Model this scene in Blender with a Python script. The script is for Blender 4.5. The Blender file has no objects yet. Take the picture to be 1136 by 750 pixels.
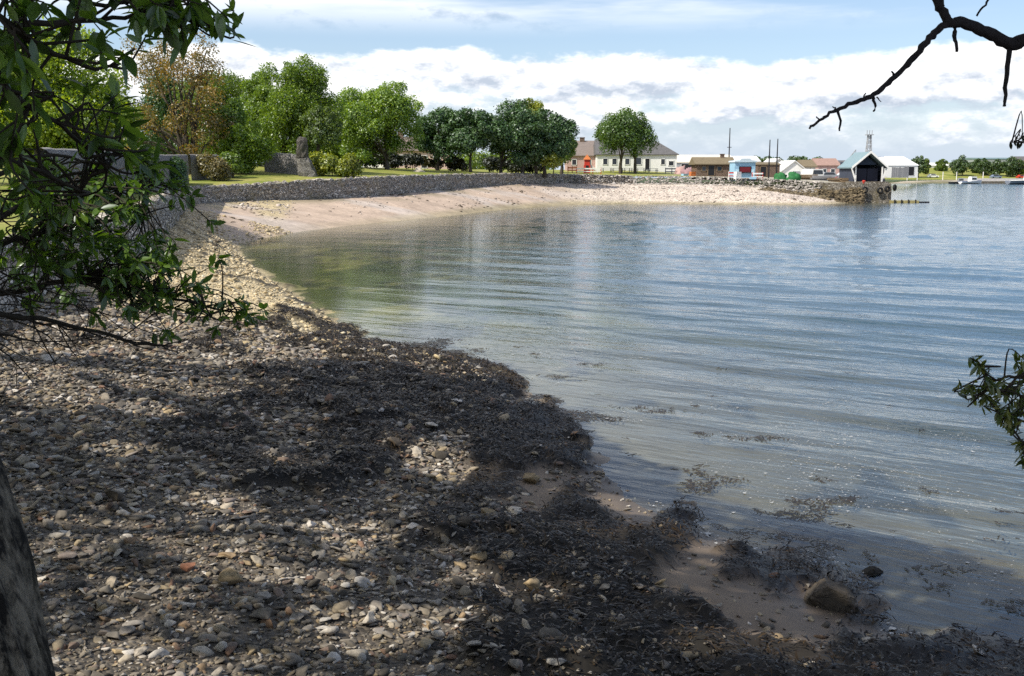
import bpy, bmesh, math, random
import numpy as np
from mathutils import Vector, geometry as mgeo

R = math.radians
rng = np.random.default_rng(7)
random.seed(7)
scene = bpy.context.scene
col = scene.collection

# ------------------------------------------------------------------ camera
FPX, PITCH, CAMH = 1115.0, math.atan(185/1115.0), 4.5
CP, SP = math.cos(PITCH), math.sin(PITCH)
cam_d = bpy.data.cameras.new('camera')
cam = bpy.data.objects.new('camera', cam_d); col.objects.link(cam)
cam.location = (0, 0, CAMH); cam.rotation_euler = (math.pi/2 - PITCH, 0, 0)
cam_d.sensor_width = 36; cam_d.lens = 36*FPX/1136
cam_d.clip_end = 6000; cam_d.clip_start = .05
scene.camera = cam

def ray(u, v):
    dx, dy = (u-568)/FPX, (375-v)/FPX
    return np.array([dx, CP+dy*SP, -SP+dy*CP])
def gp(u, v, z=0.0):            # point of the horizontal plane z seen at a photo position
    d = ray(u, v); t = (z-CAMH)/d[2]
    return np.array([d[0]*t, d[1]*t])
def at(u, v, y):                # point at distance y ahead
    d = ray(u, v); t = y/d[1]
    return np.array([d[0]*t, y, CAMH+d[2]*t])
def xu(u, y):                   # world x of photo column u at distance y (level)
    return (u-568)/FPX*y*(CP+0.0) + (u-568)/FPX*0.0 + (u-568)/FPX*y*(1-CP)
def proj(x, y, z):
    dz = z-CAMH
    dep = y*CP - dz*SP
    dep = np.where(dep > .05, dep, .05)
    return 568+FPX*x/dep, 375-FPX*(y*SP+dz*CP)/dep

# ------------------------------------------------------------------ numpy noise
def _h(ix, iy, s):
    n = (ix.astype(np.int64)*374761393 + iy.astype(np.int64)*668265263 + s*974634777) & 0x7fffffff
    n = ((n ^ (n >> 13))*1274126177) & 0x7fffffff
    return ((n ^ (n >> 16)) & 0xffff)/65535.0
def vnoise(x, y, s=0):
    x = np.asarray(x, float); y = np.asarray(y, float)
    ix, iy = np.floor(x), np.floor(y); fx, fy = x-ix, y-iy
    fx = fx*fx*(3-2*fx); fy = fy*fy*(3-2*fy)
    a, b, c, d = _h(ix, iy, s), _h(ix+1, iy, s), _h(ix, iy+1, s), _h(ix+1, iy+1, s)
    return (a*(1-fx)+b*fx)*(1-fy)+(c*(1-fx)+d*fx)*fy
def fbm(x, y, s=0, o=4):
    r, a, t = 0, .5, 0
    for k in range(o):
        r = r+a*vnoise(x*2**k+17.3*k, y*2**k-9.1*k, s+k); t += a; a *= .5
    return r/t
def sstep(a, b, x):
    t = np.clip((x-a)/(b-a), 0, 1); return t*t*(3-2*t)

# ------------------------------------------------------------------ coast outlines
WL_PX = [(1136, 748), (1040, 722), (960, 692), (890, 652), (840, 617), (790, 602), (700, 547), (640, 502), (600, 470),
         (560, 428), (520, 405), (460, 393), (400, 384), (368, 355), (310, 320), (268, 287), (260, 272), (290, 264), (330, 257), (390, 250),
         (450, 244), (510, 238), (560, 232), (630, 227), (700, 226), (800, 226.5), (900, 227), (945, 225)]
WL = [tuple(gp(u, v)) for u, v in WL_PX]
WATER = [(600, -60), (70, -45), (28, -18), (15, -4), (9, 3), (6.4, 6.3)] + WL + \
        [(51, 147.6), (56.2, 147.6), (58.5, 160), (78, 210), (112, 300), (139, 378), (175, 386), (260, 388), (420, 384), (600, 380)]
# upland edge: x, y, foot height, top height
WALL = [(-9.2, 4, 1.7, 2.9), (-10, 14, 1.6, 2.9), (-10.9, 22, 1.6, 2.95), (-13.3, 36, 1.75, 3.05), (-17.9, 53, 1.8, 3.2),
        (-22, 67, 1.88, 3.2), (-25.5, 79, 1.92, 3.15), (-26.2, 86, 1.92, 3.15), (-24.5, 92, 1.9, 3.22), (-20, 97.5, 1.86, 3.55), (-14, 108, 2.0, 3.85), (-7.2, 130, 2.38, 4.05),
        (0, 146, 2.78, 4.12), (10.5, 158, 2.8, 3.95), (19.5, 164, 2.7, 3.72)]
BANK = [(27, 163, 2.7, 3.65), (34, 159, 2.6, 3.5), (42, 154, 2.2, 3.15), (46, 150.5, 1.5, 2.85), (50, 148.4, .4, 2.65), (55.6, 148.3, -.5, 2.6),
        (57.6, 160, -.5, 2.7), (77, 211, -.3, 2.9), (111, 301, -.3, 3.0), (137, 382, .5, 1.6), (150, 392, 1.2, 1.3), (260, 396, 1.2, 1.3), (420, 393, 1.2, 1.3), (600, 390, 1.2, 1.3)]
UPL = WALL+BANK+[(700, 1500, 3, 3), (-900, 1500, 3, 3), (-900, -20, 3, 3), (-30, 0, 2.5, 2.9)]

def poly_sd(P, x, y):
    """signed distance to a closed polygon (inside positive), index/param of the nearest edge"""
    P = np.asarray(P, float)[:, :2]; n = len(P)
    best = np.full(x.shape, 1e18); bi = np.zeros(x.shape, int); bt = np.zeros(x.shape)
    ins = np.zeros(x.shape, bool)
    for i in range(n):
        ax, ay = P[i]; bx, by = P[(i+1) % n]
        ex, ey = bx-ax, by-ay
        t = np.clip(((x-ax)*ex+(y-ay)*ey)/(ex*ex+ey*ey), 0, 1)
        d = (x-ax-t*ex)**2+(y-ay-t*ey)**2
        m = d < best
        best = np.where(m, d, best); bi = np.where(m, i, bi); bt = np.where(m, t, bt)
        c = (ay > y) != (by > y)
        with np.errstate(divide='ignore', invalid='ignore'):
            xi = ax+(y-ay)*ex/ey if ey != 0 else np.full(x.shape, 1e18)
        ins ^= c & (x < xi)
    return np.where(ins, 1, -1)*np.sqrt(best), bi, bt

UH = np.array([p[2:] for p in UPL])
def upland(x, y):
    sd, i, t = poly_sd(UPL, x, y)
    j = (i+1) % len(UPL)
    h = UH[i]*(1-t)[..., None]+UH[j]*t[..., None]
    return sd, h[..., 0], h[..., 1]
def zlawn(x, y):
    x = np.asarray(x, float); y = np.asarray(y, float)
    ud, b, t = upland(x, y)
    s = .062-.026*sstep(135, 165, y)-.025*sstep(20, 45, x)*(y < 380)
    z = t-.06+s*np.clip(ud, 0, 25)+.008*np.clip(ud-25, 0, 60)
    z = np.where((y > 375) & (x > 120), t+.055*np.clip(ud, 0, 90)+.035*np.clip(ud, 0, 45)+.01*np.clip(ud-90, 0, 300), z)
    return z+(fbm(x*.15, y*.15, 5)-.5)*.25*sstep(.5, 4, ud)
def zl(x, y): return float(zlawn(np.array([x]), np.array([y]))[0])

# weed / stone zones of the shore, looked up by where the spot sits
WEED = [(720,572,.08),(800,650,.05),(870,690,.05),(655,552,.25),(780,640,.05),(905,720,.2),(610,535,.3),(0,420,.1),(60,450,.15),(60,520,.05),(100,600,.05),(120,700,.2),(40,690,.15),(200,420,.32),(250,400,.42),(200,470,.3),(180,540,.18),(230,600,.22),
 (280,560,.4),(300,640,.1),(250,700,.38),(330,720,.5),(320,420,.55),(300,480,.46),(380,395,.95),(400,430,.85),(460,405,.97),(540,422,.97),(480,450,.85),
 (400,500,.9),(350,520,.6),(450,480,.6),(472,508,.12),(500,520,.3),(560,500,.97),(620,470,.9),(520,550,.75),(440,560,.5),(400,600,.25),(560,590,.85),(595,540,.25),(640,560,.97),
 (660,600,.9),(600,640,.45),(500,640,.42),(450,700,.3),(560,700,.65),(640,690,.9),(700,640,.95),(760,690,1),(720,720,1),(840,745,.97),(690,555,.1),(735,592,.85),
 (770,625,.1),(840,660,.05),(890,700,.15),(800,640,.4),(940,730,.85),(900,745,.7),(960,705,.3),(1000,742,.95),(1080,742,.95),(410,350,.1),(280,380,.3),(330,365,.42),(250,330,.36),(290,345,.4),(225,300,.36),
 (200,290,.34),(360,382,.6),(880,600,.75),(860,645,.7),(940,650,.5),(1000,600,.3),(1050,660,.4),(1110,690,.5),(700,480,.25),(650,440,.3),(780,540,.35),(1000,640,.08),
 (1010,690,.0),(950,680,.3),(750,515,.1),(700,520,.1),(800,575,.25),(600,400,.3),(900,520,.2),(1100,560,.2),(560,380,.05),(900,440,.0),(1100,450,0),(700,400,.05),(60,300,.1),(220,235,.3),(300,215,.05),(600,215,.0),(800,210,.0)]
SAND = [(700,562,1),(760,620,1),(840,660,1),(880,700,1),(930,690,1),(800,600,1),(595,541,.8),(650,545,.6),(1000,690,1),(1000,640,1),(900,600,1),(750,520,1),(620,500,.4),
 (500,450,0),(400,420,0),(640,620,.3),(700,660,.3),(560,600,0),(560,720,0),(760,740,.3),(880,740,.8),(1000,745,.6),(300,600,0),(100,600,0),(100,450,0),(250,450,0),(300,370,0),(250,320,0),(200,270,0),
 (230,248,.55),(260,240,1),(350,235,1),(450,225,1),(560,215,.8),(700,212,.25),(850,212,.1),(930,218,.2),(400,370,.1),(330,300,.4),(300,222,.15),(255,224,.15),(400,214,.6),(600,330,.6),(500,300,.5),(800,400,1),(1000,450,1),(600,420,.6)]
def idw(tab, u, v, p=3.0):
    num = np.zeros(np.shape(u)); den = np.zeros(np.shape(u))
    for a, b, w in tab:
        d2 = (u-a)**2+((v-b)*1.3)**2+60
        k = d2**(-p/2); num += k*w; den += k
    return num/den

def cove(x, y): return 1-.72*sstep(26, 34, y)*sstep(105, 85, y)*sstep(9, -6, x-.06*y)
def beach(x, y):
    """height of the shore sheet, weed, sand and signed distances"""
    sw, _, _ = poly_sd(WATER, x, y)
    sd = -sw                                     # positive on land
    ud, b, t = upland(x, y)
    ub = np.clip(-ud, 0, None)
    f = np.clip(sd, 0, None)/(np.clip(sd, 0, None)+ub+.01)
    zb = b*f**.85
    dd = np.clip(-sd, 0, None)
    zu = -(.055*np.clip(dd, 0, 6)+.075*np.clip(dd-6, 0, 30)+.03*np.clip(dd-36, 0, 60))*cove(x, y)
    z = np.where(sd > 0, zb, zu)
    z = np.where(ud > 0, b-.5-.2*np.clip(ud, 0, 5), z)
    z = z+(fbm(x*.45, y*.45, 11)-.5)*.26*sstep(-2, 2.5, sd)*(ud < 0)*(y < 60)
    z = z+(fbm(x*1.6, y*1.6, 23)-.5)*.09*(y < 40)*sstep(-3, 1, sd)*(ud < 0)
    # the earth bank under the viewer
    k = sstep(7.2, 1.5, y)*sstep(8, 2, x)*sstep(-14, -9, x)
    z = z*(1-k)+2.85*k
    u, v = proj(x, y, np.clip(z, -.05, 3))
    w = idw(WEED, u, v); s = idw(SAND, u, v)
    n = .55*fbm(x*1.25+3, y*1.0, 31, 5)+.45*fbm(x*.5+8, y*.4, 35, 4)
    we = sstep(.44, .54, w+(n-.5)*(1.75*np.clip(4.2*w*(1-w), 0, 1)+.25))
    we = we*(y < 60)
    z = z+(.05+.34*np.clip(fbm(x*2.6, y*2.2, 37, 4)-.42, 0, 1))*we*(sd > -.6)*(y < 40)
    return z, we, s, sd, ud

# ------------------------------------------------------------------ mesh helpers
def set_props(o, label=None, cat=None, group=None, kind=None):
    if label: o['label'] = label
    if cat: o['category'] = cat
    if group: o['group'] = group
    if kind: o['kind'] = kind
    return o
def link(name, me, mat, parent=None):
    o = bpy.data.objects.new(name, me); col.objects.link(o)
    if mat is not None: me.materials.append(mat)
    if parent is not None: o.parent = parent
    return o
def empty(name, loc, label, cat, group=None, rz=0):
    o = bpy.data.objects.new(name, None); col.objects.link(o)
    o.location = [float(c) for c in loc]; o.rotation_euler = (0, 0, rz); o.empty_display_size = .3
    return set_props(o, label, cat, group)
def mesh_np(name, V, F, mat, parent=None, smooth=False, attrs=None):
    V = np.asarray(V, np.float32); F = np.asarray(F, np.int32)
    k = F.shape[1]
    me = bpy.data.meshes.new(name)
    me.vertices.add(len(V)); me.vertices.foreach_set('co', V.ravel())
    me.loops.add(F.size); me.loops.foreach_set('vertex_index', F.ravel())
    me.polygons.add(len(F)); me.polygons.foreach_set('loop_start', np.arange(0, F.size, k, dtype=np.int32))
    me.polygons.foreach_set('loop_total', np.full(len(F), k, np.int32))
    if smooth: me.polygons.foreach_set('use_smooth', np.ones(len(F), bool))
    me.update(calc_edges=True)
    for an, (ty, arr) in (attrs or {}).items():
        a = me.attributes.new(an, ty, 'POINT')
        a.data.foreach_set('color' if ty == 'FLOAT_COLOR' else 'value', np.asarray(arr, np.float32).ravel())
    return link(name, me, mat, parent)
class MB:
    def __init__(s): s.v = []; s.f = []
    def add(s, vs, fs):
        o = len(s.v); s.v += [tuple(map(float, p)) for p in vs]; s.f += [[i+o for i in f] for f in fs]; return s
    def box(s, cx, cy, z0, sx, sy, sz, rz=0, jit=0, taper=1):
        c, n = math.cos(rz), math.sin(rz); vs = []
        for k, zz in enumerate((z0, z0+sz)):
            q = taper if k else 1
            for px, py in ((-1, -1), (1, -1), (1, 1), (-1, 1)):
                a, b = px*sx/2*q, py*sy/2*q
                vs.append((cx+a*c-b*n+random.uniform(-jit, jit), cy+a*n+b*c+random.uniform(-jit, jit), zz+random.uniform(-jit, jit)))
        return s.add(vs, [(3, 2, 1, 0), (4, 5, 6, 7), (0, 1, 5, 4), (1, 2, 6, 5), (2, 3, 7, 6), (3, 0, 4, 7)])
    def prism_y(s, pts, y0, y1):       # outline in x,z extruded along y
        n = len(pts)
        vs = [(a, y0, b) for a, b in pts]+[(a, y1, b) for a, b in pts]
        return s.add(vs, [tuple(range(n)), tuple(range(2*n-1, n-1, -1))]+[(i, i+n, (i+1) % n+n, (i+1) % n) for i in range(n)])
    def tube(s, path, rad, n=7, rough=0.0):
        P = [Vector(p) for p in path]; rings = []
        if isinstance(rad, (int, float)): rad = [rad]*len(P)
        up = Vector((0.13, 0.31, 1))
        for i, p in enumerate(P):
            t = (P[min(i+1, len(P)-1)]-P[max(i-1, 0)]).normalized()
            a = t.cross(up)
            if a.length < .15: a = t.cross(Vector((1, .2, 0)))
            a.normalize(); b = t.cross(a)
            rings.append([p+(a*math.cos(2*math.pi*k/n)+b*math.sin(2*math.pi*k/n))*rad[i]*(1+random.uniform(-rough, rough)) for k in range(n)])
        vs = [q for r in rings for q in r]
        fs = [(i*n+k, i*n+(k+1) % n, (i+1)*n+(k+1) % n, (i+1)*n+k) for i in range(len(P)-1) for k in range(n)]
        fs += [tuple(range(n-1, -1, -1)), tuple(range((len(P)-1)*n, len(P)*n))]
        return s.add(vs, fs)
    def build(s, name, mat, parent=None, smooth=False):
        me = bpy.data.meshes.new(name); me.from_pydata(s.v, [], s.f)
        bm = bmesh.new(); bm.from_mesh(me); bmesh.ops.recalc_face_normals(bm, faces=bm.faces); bm.to_mesh(me); bm.free()
        if smooth:
            for p in me.polygons: p.use_smooth = True
        return link(name, me, mat, parent)
def smooth_path(pts, n=4):
    P = [np.array(p, float) for p in pts]; out = []
    for i in range(len(P)-1):
        a, b, c, d = P[max(i-1, 0)], P[i], P[i+1], P[min(i+2, len(P)-1)]
        for k in range(n):
            t = k/n
            out.append(.5*((2*b)+(c-a)*t+(2*a-5*b+4*c-d)*t*t+(3*b-a-3*c+d)*t**3))
    out.append(P[-1]); return out

# ------------------------------------------------------------------ materials
class NT:
    def __init__(s, mat): s.t = mat.node_tree; s.t.nodes.clear(); s.out = s.t.nodes.new('ShaderNodeOutputMaterial')
    def n(s, ty, **kw):
        nd = s.t.nodes.new(ty)
        for k, v in kw.items():
            if k == 'ins':
                for a, b in v.items():
                    if isinstance(b, bpy.types.NodeSocket): s.t.links.new(b, nd.inputs[a])
                    else: nd.inputs[a].default_value = b
            else: setattr(nd, k, v)
        return nd
    def link(s, a, b): s.t.links.new(a, b)
    def ramp(s, fac, stops, interp='LINEAR'):
        r = s.n('ShaderNodeValToRGB'); r.color_ramp.interpolation = interp
        e = r.color_ramp.elements
        while len(e) < len(stops): e.new(.5)
        for k, (p, c) in enumerate(stops):
            e[k].position = p; e[k].color = (*c, 1) if len(c) == 3 else c
        s.link(fac, r.inputs[0]); return r.outputs[0]
    def mix(s, fac, a, b, mode='MIX'):
        m = s.n('ShaderNodeMix', data_type='RGBA', blend_type=mode)
        for sock, val in ((m.inputs[0], fac), (m.inputs[6], a), (m.inputs[7], b)):
            if isinstance(val, bpy.types.NodeSocket): s.link(val, sock)
            else: sock.default_value = val if isinstance(val, (int, float)) else (*val[:3], 1)
        return m.outputs[2]
    def math(s, op, a, b=0.0, clamp=False):
        m = s.n('ShaderNodeMath', operation=op, use_clamp=clamp)
        for sock, val in ((m.inputs[0], a), (m.inputs[1], b)):
            if isinstance(val, bpy.types.NodeSocket): s.link(val, sock)
            else: sock.default_value = val
        return m.outputs[0]
    def noise(s, vec, scale, detail=4, rough=.6):
        n = s.n('ShaderNodeTexNoise', ins={'Scale': scale, 'Detail': detail, 'Roughness': rough})
        if vec is not None: s.link(vec, n.inputs['Vector'])
        return n.outputs['Fac']
    def bsdf(s, color, rough=.8, normal=None, spec=.3):
        b = s.n('ShaderNodeBsdfPrincipled')
        for k, val in (('Base Color', color), ('Roughness', rough)):
            if isinstance(val, bpy.types.NodeSocket): s.link(val, b.inputs[k])
            else: b.inputs[k].default_value = val if isinstance(val, (int, float)) else (*val, 1)
        b.inputs['Specular IOR Level'].default_value = spec
        if normal is not None: s.link(normal, b.inputs['Normal'])
        return b
    def bump(s, h, strength=.5, dist=.02, normal=None):
        b = s.n('ShaderNodeBump', ins={'Strength': strength, 'Distance': dist, 'Height': h})
        if normal is not None: s.link(normal, b.inputs['Normal'])
        return b.outputs[0]
    def done(s, sh): s.link(sh, s.out.inputs[0])
def new(name):
    m = bpy.data.materials.new(name); m.use_nodes = True
    return m, NT(m)
_MC = {}
def paint(c, rough=.7, var=.25, scale=1.5, bump=.2, spec=.3):
    """weathered painted or plain surface: broad stains plus fine grain"""
    key = (tuple(c), rough, var, scale, bump)
    if key in _MC: return _MC[key]
    m, t = new('surface'); P = t.n('ShaderNodeNewGeometry').outputs['Position']
    n1 = t.noise(P, scale, 5); n2 = t.noise(P, scale*9, 3)
    f = t.math('ADD', t.math('MULTIPLY', n1, .7), t.math('MULTIPLY', n2, .3))
    cc = t.ramp(f, [(.3, tuple(x*(1-var) for x in c)), (.7, tuple(min(1, x*(1+var*.4)) for x in c))])
    t.done(t.bsdf(cc, rough, t.bump(n2, bump, .01), spec).outputs[0]); _MC[key] = m; return m
def masonry(c1, c2, mortar, sx=2.2, sz=4.5, moss=None):
    m, t = new('masonry')
    P = t.n('ShaderNodeNewGeometry').outputs['Position']
    mp = t.n('ShaderNodeMapping', ins={'Scale': (sx, sx, sz)}); t.link(P, mp.inputs['Vector'])
    nz = t.n('ShaderNodeTexNoise', ins={'Scale': 1.3}); t.link(P, nz.inputs['Vector'])
    ad = t.n('ShaderNodeVectorMath', operation='ADD'); t.link(mp.outputs[0], ad.inputs[0]); t.link(nz.outputs['Color'], ad.inputs[1])
    v1 = t.n('ShaderNodeTexVoronoi', feature='F1'); t.link(ad.outputs[0], v1.inputs['Vector'])
    v2 = t.n('ShaderNodeTexVoronoi', feature='DISTANCE_TO_EDGE'); t.link(ad.outputs[0], v2.inputs['Vector'])
    bw = t.n('ShaderNodeSeparateColor'); t.link(v1.outputs['Color'], bw.inputs[0])
    stone = t.ramp(bw.outputs[0], [(0, tuple(x*.55 for x in c1)), (.4, c1), (.75, c2), (1, tuple(min(1, x*1.5) for x in c2))])
    n = t.noise(P, 9, 5)
    stone = t.mix(t.math('MULTIPLY', n, .4), stone, tuple(x*.5 for x in c1))
    edge = t.ramp(v2.outputs['Distance'], [(.03, (0, 0, 0)), (.1, (1, 1, 1))])
    cc = t.mix(edge, mortar, stone)
    if moss:
        big = t.ramp(t.noise(P, .7, 5), [(.52, (0, 0, 0)), (.66, (1, 1, 1))])
        cc = t.mix(t.math('MULTIPLY', big, .6), cc, moss)
    h = t.math('ADD', edge, t.math('MULTIPLY', n, .6))
    t.done(t.bsdf(cc, .9, t.bump(h, .9, .06)).outputs[0]); return m
def leafmat(c, var=.5, trans=.35, hue=(1.25, 1.0, .6), scale=.5, gloss=.05, grough=.45):
    """leaves: each leaf its own tint, whole sprays lighter or yellower than others"""
    m, t = new('leaf')
    g = t.n('ShaderNodeNewGeometry')
    a = tuple(x*(1-var) for x in c); b = tuple(min(1, x*(1+var)*h) for x, h in zip(c, hue))
    n = t.noise(g.outputs['Position'], scale, 3)
    f = t.math('ADD', t.math('MULTIPLY', g.outputs['Random Per Island'], .55), t.math('MULTIPLY', n, .5))
    cc = t.ramp(f, [(.2, a), (.5, c), (.85, b)])
    d = t.n('ShaderNodeBsdfDiffuse'); t.link(cc, d.inputs[0])
    tr = t.n('ShaderNodeBsdfTranslucent'); t.link(t.mix(1, cc, (1.5, 1.55, .6), 'MULTIPLY'), tr.inputs[0])
    mx = t.n('ShaderNodeMixShader', ins={0: trans}); t.link(d.outputs[0], mx.inputs[1]); t.link(tr.outputs[0], mx.inputs[2])
    gl = t.n('ShaderNodeBsdfGlossy', ins={'Roughness': grough, 'Color': (.9, .95, 1, 1)})
    m2 = t.n('ShaderNodeMixShader', ins={0: gloss}); t.link(mx.outputs[0], m2.inputs[1]); t.link(gl.outputs[0], m2.inputs[2])
    t.done(m2.outputs[0]); return m
def barkmat(c1, c2, s=6, rp=(.3, .7)):
    m, t = new('bark'); P = t.n('ShaderNodeTexCoord').outputs['Object']
    mp = t.n('ShaderNodeMapping', ins={'Scale': (s*2, s*2, s*.5)}); t.link(P, mp.inputs['Vector'])
    n = t.noise(mp.outputs[0], 1, 6, .65); n2 = t.noise(P, s*.35, 4)
    cc = t.mix(t.ramp(n2, [(.48, (0, 0, 0)), (.75, (.6, .6, .6))]), t.ramp(n, [(rp[0], c1), (rp[1], c2)]), (c2[0]*.45, c2[1]*.45, c2[2]*.38))
    t.done(t.bsdf(cc, .9, t.bump(n, .8, .03)).outputs[0]); return m

BARK = barkmat((.03, .024, .018), (.12, .10, .08))
DEADWOOD = barkmat((.012, .010, .012), (.035, .03, .032), 14)
NEARBARK = barkmat((.010, .008, .006), (.21, .175, .13), 9, (.44, .60))
TWIG = paint((.035, .028, .02), .85)
STONEWALL = masonry((.46, .41, .345), (.64, .58, .50), (.06, .05, .04), .95, 1.7, moss=(.33, .28, .17))
GARDENWALL = masonry((.30, .28, .26), (.42, .40, .38), (.2, .19, .18), 2.4, 4.5)
RUIN = masonry((.13, .115, .10), (.24, .22, .195), (.035, .03, .025), 2.6, 3.6, moss=(.06, .075, .03))
QUAYSTONE = masonry((.22, .19, .15), (.34, .31, .27), (.08, .07, .05), 1.2, 1.8, moss=(.16, .13, .06))
WHITE = paint((.78, .77, .74), .7, .12); CREAM = paint((.66, .60, .50), .8, .15)
SLATE = paint((.13, .125, .125), .7, .35, 2.5); DARK = paint((.015, .015, .018), .5, .3)
GLASS = paint((.03, .035, .045), .12, .3, 1, 0, .6); RED = paint((.55, .05, .03), .5); ORANGE = paint((.55, .17, .05), .6)
BRICK = masonry((.22, .13, .09), (.30, .19, .13), (.22, .19, .16), 4, 9); BROWNROOF = paint((.20, .16, .10), .85, .35, 3)
BLUE = paint((.30, .50, .64), .55, .12); MAROON = paint((.16, .015, .02), .4); GREYM = paint((.30, .31, .33), .6)
RUBBER = paint((.013, .013, .014), .75); STEEL = paint((.28, .29, .31), .45); PALEBLUE = paint((.20, .285, .315), .6, .15)
GREENP = paint((.03, .16, .05), .8, .6, 3); PINK = paint((.50, .33, .30), .8, .3, 3); TIMBER = paint((.22, .16, .10), .85, .4, 3)
GREYWOOD = paint((.25, .25, .26), .8, .3, 3)

# shore sheet: colour laid down by zone, broken into grains and pebbles
def shore_mat():
    m, t = new('shore')
    P = t.n('ShaderNodeNewGeometry').outputs['Position']
    c = t.n('ShaderNodeAttribute', attribute_name='tint').outputs['Color']
    peb = t.n('ShaderNodeAttribute', attribute_name='pebbly').outputs['Fac']
    v = t.n('ShaderNodeTexVoronoi', feature='F1', ins={'Scale': 24.0}); t.link(P, v.inputs['Vector'])
    v3 = t.n('ShaderNodeTexVoronoi', feature='F1', ins={'Scale': 4.5}); t.link(P, v3.inputs['Vector'])
    sep = t.n('ShaderNodeSeparateColor'); t.link(v.outputs['Color'], sep.inputs[0])
    sep3 = t.n('ShaderNodeSeparateColor'); t.link(v3.outputs['Color'], sep3.inputs[0])
    cell = t.math('ADD', t.math('MULTIPLY', sep.outputs[0], .6), t.math('MULTIPLY', sep3.outputs[1], .5))
    peb_c = t.mix(1, c, t.ramp(cell, [(.1, (.35, .34, .33)), (.5, (.9, .88, .85)), (.95, (1.55, 1.5, 1.42))]), 'MULTIPLY')
    n = t.noise(P, 2.2, 6); n5 = t.noise(P, .35, 4)
    sand = t.mix(1, c, t.ramp(n, [(.3, (.78, .76, .74)), (.7, (1.12, 1.1, 1.06))]), 'MULTIPLY')
    cc = t.mix(peb, sand, peb_c)
    cc = t.mix(1, cc, t.ramp(n5, [(.35, (.8, .8, .8)), (.65, (1.1, 1.1, 1.1))]), 'MULTIPLY')
    wet = t.n('ShaderNodeAttribute', attribute_name='wet').outputs['Fac']
    rough = t.math('SUBTRACT', .92, t.math('MULTIPLY', wet, .45))
    h = t.math('MULTIPLY', t.math('SUBTRACT', 1.0, v.outputs['Distance']), peb)
    h = t.math('ADD', h, t.math('MULTIPLY', n, .5))
    t.done(t.bsdf(cc, rough, t.bump(h, .7, .03), .35).outputs[0]); return m
def lawn_mat():
    m, t = new('turf')
    P = t.n('ShaderNodeNewGeometry').outputs['Position']
    n = t.noise(P, .22, 5); n2 = t.noise(P, 5, 4); n3 = t.noise(P, 1.1, 4)
    cc = t.ramp(n, [(.35, (.15, .19, .03)), (.5, (.24, .25, .055)), (.68, (.33, .29, .10))])
    cc = t.mix(1, cc, t.ramp(t.math('ADD', t.math('MULTIPLY', n2, .5), t.math('MULTIPLY', n3, .5)), [(.35, (.65, .7, .6)), (.65, (1.2, 1.18, 1.1))]), 'MULTIPLY')
    yard = t.n('ShaderNodeAttribute', attribute_name='yard').outputs['Fac']
    cc = t.mix(yard, cc, t.ramp(n3, [(.35, (.30, .27, .23)), (.65, (.46, .42, .37))]))
    t.done(t.bsdf(cc, .95, t.bump(n2, .6, .08)).outputs[0]); return m
def pebble_mat(stops, rough=.85):
    m, t = new('stone')
    g = t.n('ShaderNodeNewGeometry'); P = g.outputs['Position']
    cc = t.ramp(g.outputs['Random Per Island'], stops)
    n = t.noise(P, 22, 5); n2 = t.noise(P, 1.4, 3)
    cc = t.mix(1, cc, t.ramp(n, [(.3, (.6, .6, .6)), (.7, (1.2, 1.18, 1.15))]), 'MULTIPLY')
    cc = t.mix(1, cc, t.ramp(n2, [(.35, (.72, .70, .66)), (.65, (1.15, 1.12, 1.1))]), 'MULTIPLY')
    t.done(t.bsdf(cc, rough, t.bump(n, .4, .012), .35).outputs[0]); return m
def weed_mat(c1, c2, rough=.38):
    m, t = new('seaweed')
    g = t.n('ShaderNodeNewGeometry')
    cc = t.ramp(g.outputs['Random Per Island'], [(0, c1), (.8, c2), (1, tuple(x*1.9 for x in c2))])
    t.done(t.bsdf(cc, rough, None, .2).outputs[0]); return m
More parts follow.
